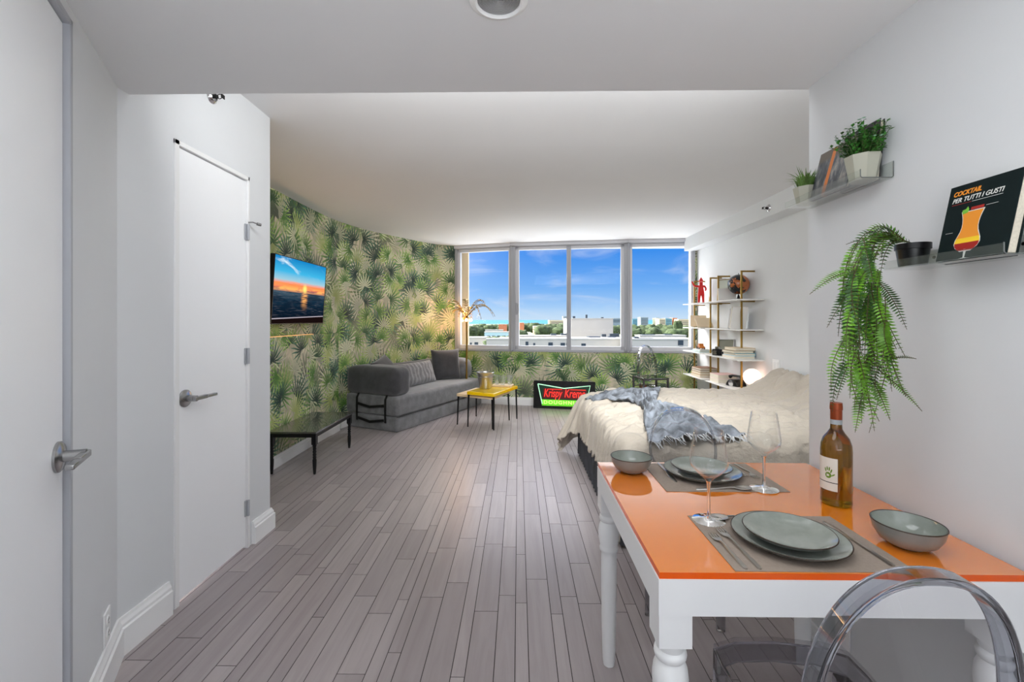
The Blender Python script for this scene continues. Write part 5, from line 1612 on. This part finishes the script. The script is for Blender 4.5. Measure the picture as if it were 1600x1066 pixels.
# ================================================================ ACRYLIC WALL SHELVES
def ledge(label, y0, y1, z):
    """J-shaped clear ledge on the near white wall"""
    r = thing('wall_shelf', label, 'shelf', (XR, y0, z), 0, 'clear wall shelves')
    L = y1 - y0
    b = MB(); b.box((-0.102, 0, 0), (-0.001, L, 0.004)); b.box((-0.102, 0, 0.004), (-0.098, L, 0.024)); b.box((-0.005, 0, 0.004), (-0.001, L, 0.050))
    b.build('ledge', M_acryl, r, smooth=False)
    b = MB(); b.tube([(-0.100, -0.001, 0.026), (-0.100, -0.001, 0.006), (-0.096, -0.001, 0.001), (-0.008, -0.001, 0.001), (-0.003, -0.001, 0.006), (-0.003, -0.001, 0.050)], 0.0014, 6)
    b.build('edge', mat('acrylic_edge', lin((96, 100, 98)), 0.3), r)
    b = MB()
    for y in (L * 0.15, L * 0.85): b.cyl((-0.0055, y, 0.03), (-0.0085, y, 0.03), 0.004, n=12)
    b.build('screws', M_steel, r)
    return r
ledge('clear ledge on the white wall holding the two pale planters and books, the upper one', 1.352, 1.725, 1.724)
ledge('clear ledge on the white wall holding the cocktail book and fern, the lower one', 0.957, 1.262, 1.438)
Z1, Z2 = 1.7285, 1.4425
def planter(label, loc, w_, h_, kind):
    r = thing('potted_plant', label, 'plant', loc)
    b = MB()
    pr = [(w_ * 0.36, 0.0), (w_ * 0.5, h_), (w_ * 0.46, h_), (w_ * 0.40, h_ - 0.012), (0.0, h_ - 0.012)]
    # eight-sided faceted planter
    vs, fs = [], []
    for (rr, z) in pr:
        for k in range(8):
            a = pi / 8 + k * pi / 4
            f = 1.0
            vs.append((rr * f * cos(a) * 1.04, rr * f * sin(a) * 1.04, z))
    for i in range(len(pr) - 1):
        for k in range(8):
            fs.append((i * 8 + k, i * 8 + (k + 1) % 8, (i + 1) * 8 + (k + 1) % 8, (i + 1) * 8 + k))
    fs.append(tuple(range(7, -1, -1)))
    b.add(vs, fs); b.build('pot', M_pot, r, smooth=False)
    rn = random.Random(hash(kind) % 3 + 4)
    b = MB(); 
    if kind == 'grass':
        for k in range(170):
            a = rn.random() * 2 * pi; q = rn.random() ** 0.5 * w_ * 0.34; ln = rn.uniform(0.6, 1.2) * 0.065; out = rn.uniform(0.1, 0.95) * ln
            p0 = Vector((q * cos(a), q * sin(a), h_ - 0.012)); a2 = a + rn.uniform(-.5, .5)
            p1 = p0 + Vector((out * .35 * cos(a2), out * .35 * sin(a2), ln * .7)); p2 = p0 + Vector((out * cos(a2), out * sin(a2), ln * rn.uniform(.7, 1.05)))
            sd_ = Vector((-sin(a2), cos(a2), 0)) * 0.0021
            b.add([p0 - sd_, p0 + sd_, p1 + sd_, p1 - sd_, p2], [(0, 1, 2, 3), (3, 2, 4)])
        o = b.build('foliage', M_leafg, r, ang=180); o['kind'] = 'stuff'
    else:
        bl = MB(); st = MB()
        for k in range(85):
            a = rn.random() * 2 * pi; q = rn.random() ** 0.6; ht = rn.uniform(0.03, 0.125) * (1.1 - 0.4 * q)
            p0 = Vector((q * w_ * .3 * cos(a), q * w_ * .3 * sin(a), h_ - 0.012)); p2 = Vector((q * w_ * 0.86 * cos(a), q * w_ * 0.80 * sin(a), h_ + ht - 0.01))
            if p2.x > 0.042: p2.x = 0.042
            st.tube([p0, (p0 + p2) / 2 + Vector((0, 0, 0.008)), p2], 0.0009, 4)
            for j in range(12):
                c = p0.lerp(p2, 0.30 + 0.7 * j / 11); aa = rn.random() * 2 * pi; el = rn.uniform(-.3, .8); ln = rn.uniform(.009, .016)
                dd = Vector((cos(aa) * cos(el), sin(aa) * cos(el), sin(el))); ss = dd.cross(Vector((0, 0, 1))).normalized() * ln * .38; up = ss.cross(dd).normalized() * ln * .12
                b.add([c, c + dd * ln * .45 + ss + up, c + dd * ln, c + dd * ln * .45 - ss + up], [(0, 1, 2, 3)])
            if k % 3 == 0:
                for j in range(6):
                    aa = j * pi / 3; c = p2 + Vector((0, 0, .004)); dd = Vector((cos(aa), sin(aa), .4)) * .006; ss = Vector((-sin(aa), cos(aa), 0)) * .003
                    bl.add([c, c + dd * .6 + ss, c + dd, c + dd * .6 - ss], [(0, 1, 2, 3)])
        o = b.build('foliage', M_leafd, r, ang=180); o['kind'] = 'stuff'
        st.build('stems', M_stem, r); o = bl.build('blossoms', M_bloom, r, ang=180); o['kind'] = 'stuff'
    return r
planter('small pale faceted planter of spiky grass at the far end of the upper ledge', (XR - 0.052, 1.678, Z1), 0.083, 0.062, 'grass')
planter('larger pale faceted planter of leafy green sprigs with tiny blossoms on the upper ledge', (XR - 0.052, 1.405, Z1), 0.094, 0.078, 'sprig')
# picture book on the upper ledge
def cover_mat():
    m = bpy.data.materials.new('street_photo_cover'); m.use_nodes = True
    n = N(m.node_tree); bs = m.node_tree.nodes['Principled BSDF']
    oc = n.new('ShaderNodeTexCoord').outputs['Object']; x, y, z = n.sep(oc)[:3]
    base = n.ramp(n.noise(n.v('MULTIPLY', oc, (1, 42, 16)), 1.0, 5, 0.65, 0.3), [(0.30, lin((24, 26, 30))), (0.46, lin((74, 78, 86))), (0.56, lin((120, 122, 124))), (0.7, lin((168, 160, 150)))])
    top = n.smooth(z, 0.125, 0.145)
    c = n.mix(top, base, lin((96, 86, 74)))
    stripe = n.m('LESS_THAN', n.m('ABSOLUTE', n.m('SUBTRACT', n.m('ADD', y, n.m('MULTIPLY', z, 0.05)), 0.112)), 0.0085)
    c = n.mix(stripe, c, lin((214, 122, 50)))
    low = n.smooth(z, 0.015, 0.05, 1.0, 0.0)
    c = n.mix(n.m('MULTIPLY', low, 0.6), c, lin((34, 34, 52)))
    n.put(bs.inputs['Base Color'], c); bs.inputs['Roughness'].default_value = 0.3
    return m
def leanbook(name, label, y0, z, w_, h_, t_, m_cover, lean, xoff):
    """stands on a ledge, cover facing the room (-x), top leaning to the wall"""
    r = thing(name, label, 'book', (XR - xoff, y0, z)); r.rotation_euler = (0, lean, 0)
    b = MB(); b.box((0, 0, 0), (0.003, w_, h_)); b.box((t_ - 0.003, 0, 0), (t_, w_, h_)); b.box((0.003, w_ - 0.003, 0), (t_ - 0.003, w_, h_)); b.build('cover', m_cover, r, bevel=0.0006, seg=1)
    b = MB(); b.box((0.003, 0.004, 0.004), (t_ - 0.003, w_ - 0.004, h_ - 0.004)); b.build('pages', M_paper, r, smooth=False)
    return r
r = leanbook('photo_book', 'tall photo book with a dark street picture and an orange stripe, leaning on the wall', 1.452, Z1, 0.180, 0.172, 0.012, cover_mat(), radians(14), 0.070)
def tline(parent, s, y_left, z, size, m, width, shear=0.0, off=0.0):
    # text on a cover facing -x: reading direction is -y
    return text_obj('lettering', s, size, m, parent, (-0.0006, y_left, z), (radians(90), 0, radians(-90)), shear=shear, ext=0.0003, off=off, width=width)
r2 = leanbook('book', 'dark grey book standing behind the photo book and the leafy planter', 1.385, Z1, 0.150, 0.190, 0.016, B('cover_charcoal', (52, 52, 54)), radians(5), 0.030)
# cocktail book
M_cb = mat('cover_dark_green', lin((10, 26, 27)), 0.6, spec=0.2)
r = leanbook('cocktail_book', 'dark green cocktail recipe book with an orange drink drawn on its cover', 0.972, Z2, 0.163, 0.190, 0.026, M_cb, radians(12), 0.078)
Mco = B('ink_orange', (240, 150, 40)); Mcw = B('ink_white', (226, 226, 222)); Mcr = B('ink_red', (168, 32, 24)); Mcy = B('ink_yellow', (250, 206, 40)); Mcg = B('ink_green', (120, 190, 60))
tline(r, 'COCKTAIL', 0.150, 0.163, 0.016, Mco, 0.066, 0.25, 0.0005)
tline(r, 'PER TUTTI I GUSTI', 0.150, 0.146, 0.016, Mcw, 0.118, 0.25, 0.0002)
def cov(poly, x, name, m):
    b = MB(); b.add([(x, 0.163 - u, z) for (u, z) in poly], [tuple(range(len(poly)))]); o = b.build(name, m, r, smooth=False); return o
cov([(0.013, 0.1415), (0.060, 0.1415), (0.060, 0.1405), (0.013, 0.1405)], -0.0006, 'red_rule', Mcr)
cov([(0.062, 0.1415), (0.130, 0.1415), (0.130, 0.1405), (0.062, 0.1405)], -0.0006, 'white_rule', Mcw)
gl = [(0.048, 0.112), (0.0495, 0.098), (0.0525, 0.086), (0.0515, 0.074), (0.0455, 0.060), (0.0405, 0.048), (0.0400, 0.038), (0.0450, 0.026), (0.0540, 0.0195)]
cx = 0.070
def prof_w(z):
    tab = [(0.019, 0.012), (0.024, 0.020), (0.032, 0.0275), (0.042, 0.0295), (0.052, 0.027), (0.064, 0.0215), (0.076, 0.0185), (0.088, 0.0185), (0.102, 0.0205), (0.118, 0.0255)]
    for i in range(len(tab) - 1):
        if tab[i][0] <= z <= tab[i + 1][0]:
            f = (z - tab[i][0]) / (tab[i + 1][0] - tab[i][0]); return tab[i][1] + f * (tab[i + 1][1] - tab[i][1])
    return tab[-1][1] if z > 0.118 else tab[0][1]
def gpoly(z0, z1, k=1.0, n=10):
    zs = [z0 + (z1 - z0) * i / n for i in range(n + 1)]
    return [(cx - prof_w(z) * k, z) for z in zs] + [(cx + prof_w(z) * k, z) for z in reversed(zs)]
cov(gpoly(0.019, 0.118, 1.07), -0.0006, 'drawn_glass', Mcw)
cov(gpoly(0.021, 0.040), -0.0009, 'drawn_drink_red', Mcr); cov(gpoly(0.040, 0.052), -0.0009, 'drawn_drink_yellow', Mcy); cov(gpoly(0.052, 0.116), -0.0009, 'drawn_drink_orange', Mco)
cov([(cx - 0.003, 0.020), (cx - 0.002, 0.004), (cx - 0.018, 0.001), (cx + 0.018, 0.001), (cx + 0.002, 0.004), (cx + 0.003, 0.020)], -0.0006, 'drawn_stem', Mcw)
cov([(0.046, 0.112), (0.044, 0.122), (0.052, 0.124), (0.056, 0.130), (0.060, 0.122), (0.058, 0.114)], -0.0011, 'drawn_mint', Mcg)
cov([(0.064, 0.119), (0.094, 0.119), (0.094, 0.126), (0.064, 0.126)], -0.0008, 'drawn_cherries', Mcr)
cov([(0.098, 0.1225), (0.124, 0.1225), (0.124, 0.1233), (0.098, 0.1233)], -0.0006, 'drawn_lines', Mcw)
cov([(0.012, 0.070), (0.030, 0.070), (0.030, 0.0708), (0.012, 0.0708)], -0.0006, 'drawn_lines', Mcw)

# ================================================================ HANGING FERN
FP = Vector((XR - 0.058, 1.222, Z2))
r = thing('hanging_fern', 'bright green fern trailing from a small black pot on the lower ledge', 'plant', FP)
b = MB(); b.lathe([(0.0, 0.0), (0.030, 0.0), (0.036, 0.046), (0.039, 0.047), (0.039, 0.062), (0.036, 0.062), (0.034, 0.05), (0.0, 0.048)], 32, 0, None, cap=False); b.build('pot', M_black, r)
rn = random.Random(21)
fr = MB(); fr2 = MB(); stm = MB()
def frond(pts, wmax, flip=0.0, tip=0.55):
    n = len(pts)
    dst = fr2 if rn.random() < 0.38 else fr
    stm.tube(pts, [0.0016 * (1 - 0.6 * i / n) for i in range(n)], 4)
    for i in range(1, n - 0):
        f = i / (n - 1)
        t = (pts[min(i + 1, n - 1)] - pts[i - 1]).normalized()
        sd_ = t.cross(Vector((-0.75, -0.55, 0.3))).normalized()
        nr = sd_.cross(t).normalized()
        L_ = wmax * (sin(pi * min(1, 0.10 + f * 0.90)) ** 0.6) * (1.0 if f < 0.5 else 1 - 0.30 * (f - 0.5) * 2)
        for sg in (-1, 1):
            dirn = (sd_ * sg + t * 0.35 + nr * (0.25 + flip) * 0.6).normalized()
            p0 = pts[i]; w2 = t * L_ * 0.17
            mid = p0 + dirn * L_ * 0.5 + nr * L_ * 0.08; e = p0 + dirn * L_ * rn.uniform(0.9, 1.08)
            dst.add([p0 - w2 * 0.5, p0 + w2 * 0.7, mid + w2, e, mid - w2], [(0, 1, 2, 3, 4)])
def sag(p0, p1, drop, n=22, out=0.0):
    p0, p1 = Vector(p0), Vector(p1); pts = []
    for i in range(n):
        t = i / (n - 1); q = p0.lerp(p1, t); q += Vector((-out, -out * 0.5, 0)) * sin(pi * t); q.z += drop * sin(pi * t) ; pts.append(q)
    return pts
# points in room coordinates at chosen picture spots, hanging in front of the wall
def hw_(px, py, D=1.17):
    q = at(px, py, D); q.x = min(q.x, XR - 0.012); return q - FP
# named outer fronds
frond(sag(hw_(1425, 380, 1.22), hw_(1322, 382, 1.16), 0.020, 24), 0.016)
frond(sag(hw_(1352, 425), hw_(1265, 460, 1.12), 0.02, 26), 0.019)
frond(sag(hw_(1350, 430), hw_(1292, 512, 1.12), 0.012, 24), 0.020)
frond(sag(hw_(1372, 440), hw_(1417, 515, 1.2), 0.016, 22), 0.018)
frond(sag(hw_(1395, 560, 1.18), hw_(1432, 561, 1.16), 0.004, 14), 0.006)
frond(sag(hw_(1375, 580, 1.18), hw_(1441, 643, 1.14), 0.006, 26), 0.010)
frond(sag(hw_(1330, 560), hw_(1307, 625, 1.14), 0.01, 20), 0.014)
frond(sag(hw_(1360, 590), hw_(1391, 657, 1.14), 0.008, 20), 0.017)
frond(sag(hw_(1350, 600), hw_(1336, 676, 1.12), 0.0, 20), 0.018)
for k in range(72):
    u = rn.random()
    y0 = 372 + u * 190
    x0 = 1356 + rn.uniform(-34, 38) * (0.6 + 0.4 * u)
    ln = rn.uniform(70, 130)
    x1 = x0 + rn.uniform(-38, 34); y1 = min(y0 + ln, 682 - abs(x1 - 1355) * 0.7)
    D0 = rn.uniform(1.12, 1.20)
    if y1 - y0 < 30: continue
    frond(sag(hw_(x0, y0, D0), hw_(x1, y1, D0 - rn.uniform(-0.02, 0.05)), rn.uniform(0.0, 0.03), 20, rn.uniform(-0.01, 0.035)), rn.uniform(0.013, 0.021), rn.uniform(-.5, .8))
for k in range(16):   # from the pot over the rim
    x1 = rn.uniform(1325, 1385); y1 = rn.uniform(395, 450)
    frond(sag(hw_(1405 + rn.uniform(-12, 12), 378, 1.2), hw_(x1, y1, rn.uniform(1.1, 1.18)), rn.uniform(0.02, 0.06), 20, 0.02), rn.uniform(0.014, 0.019), rn.uniform(-.3, .6))
o = fr.build('fronds', M_leaf, r, ang=180); o['kind'] = 'stuff'
o = fr2.build('dark_fronds', M_leaf2, r, ang=180); o['kind'] = 'stuff'
stm.build('stems', mat('fern_stem', lin((70, 60, 30)), 0.6), r)
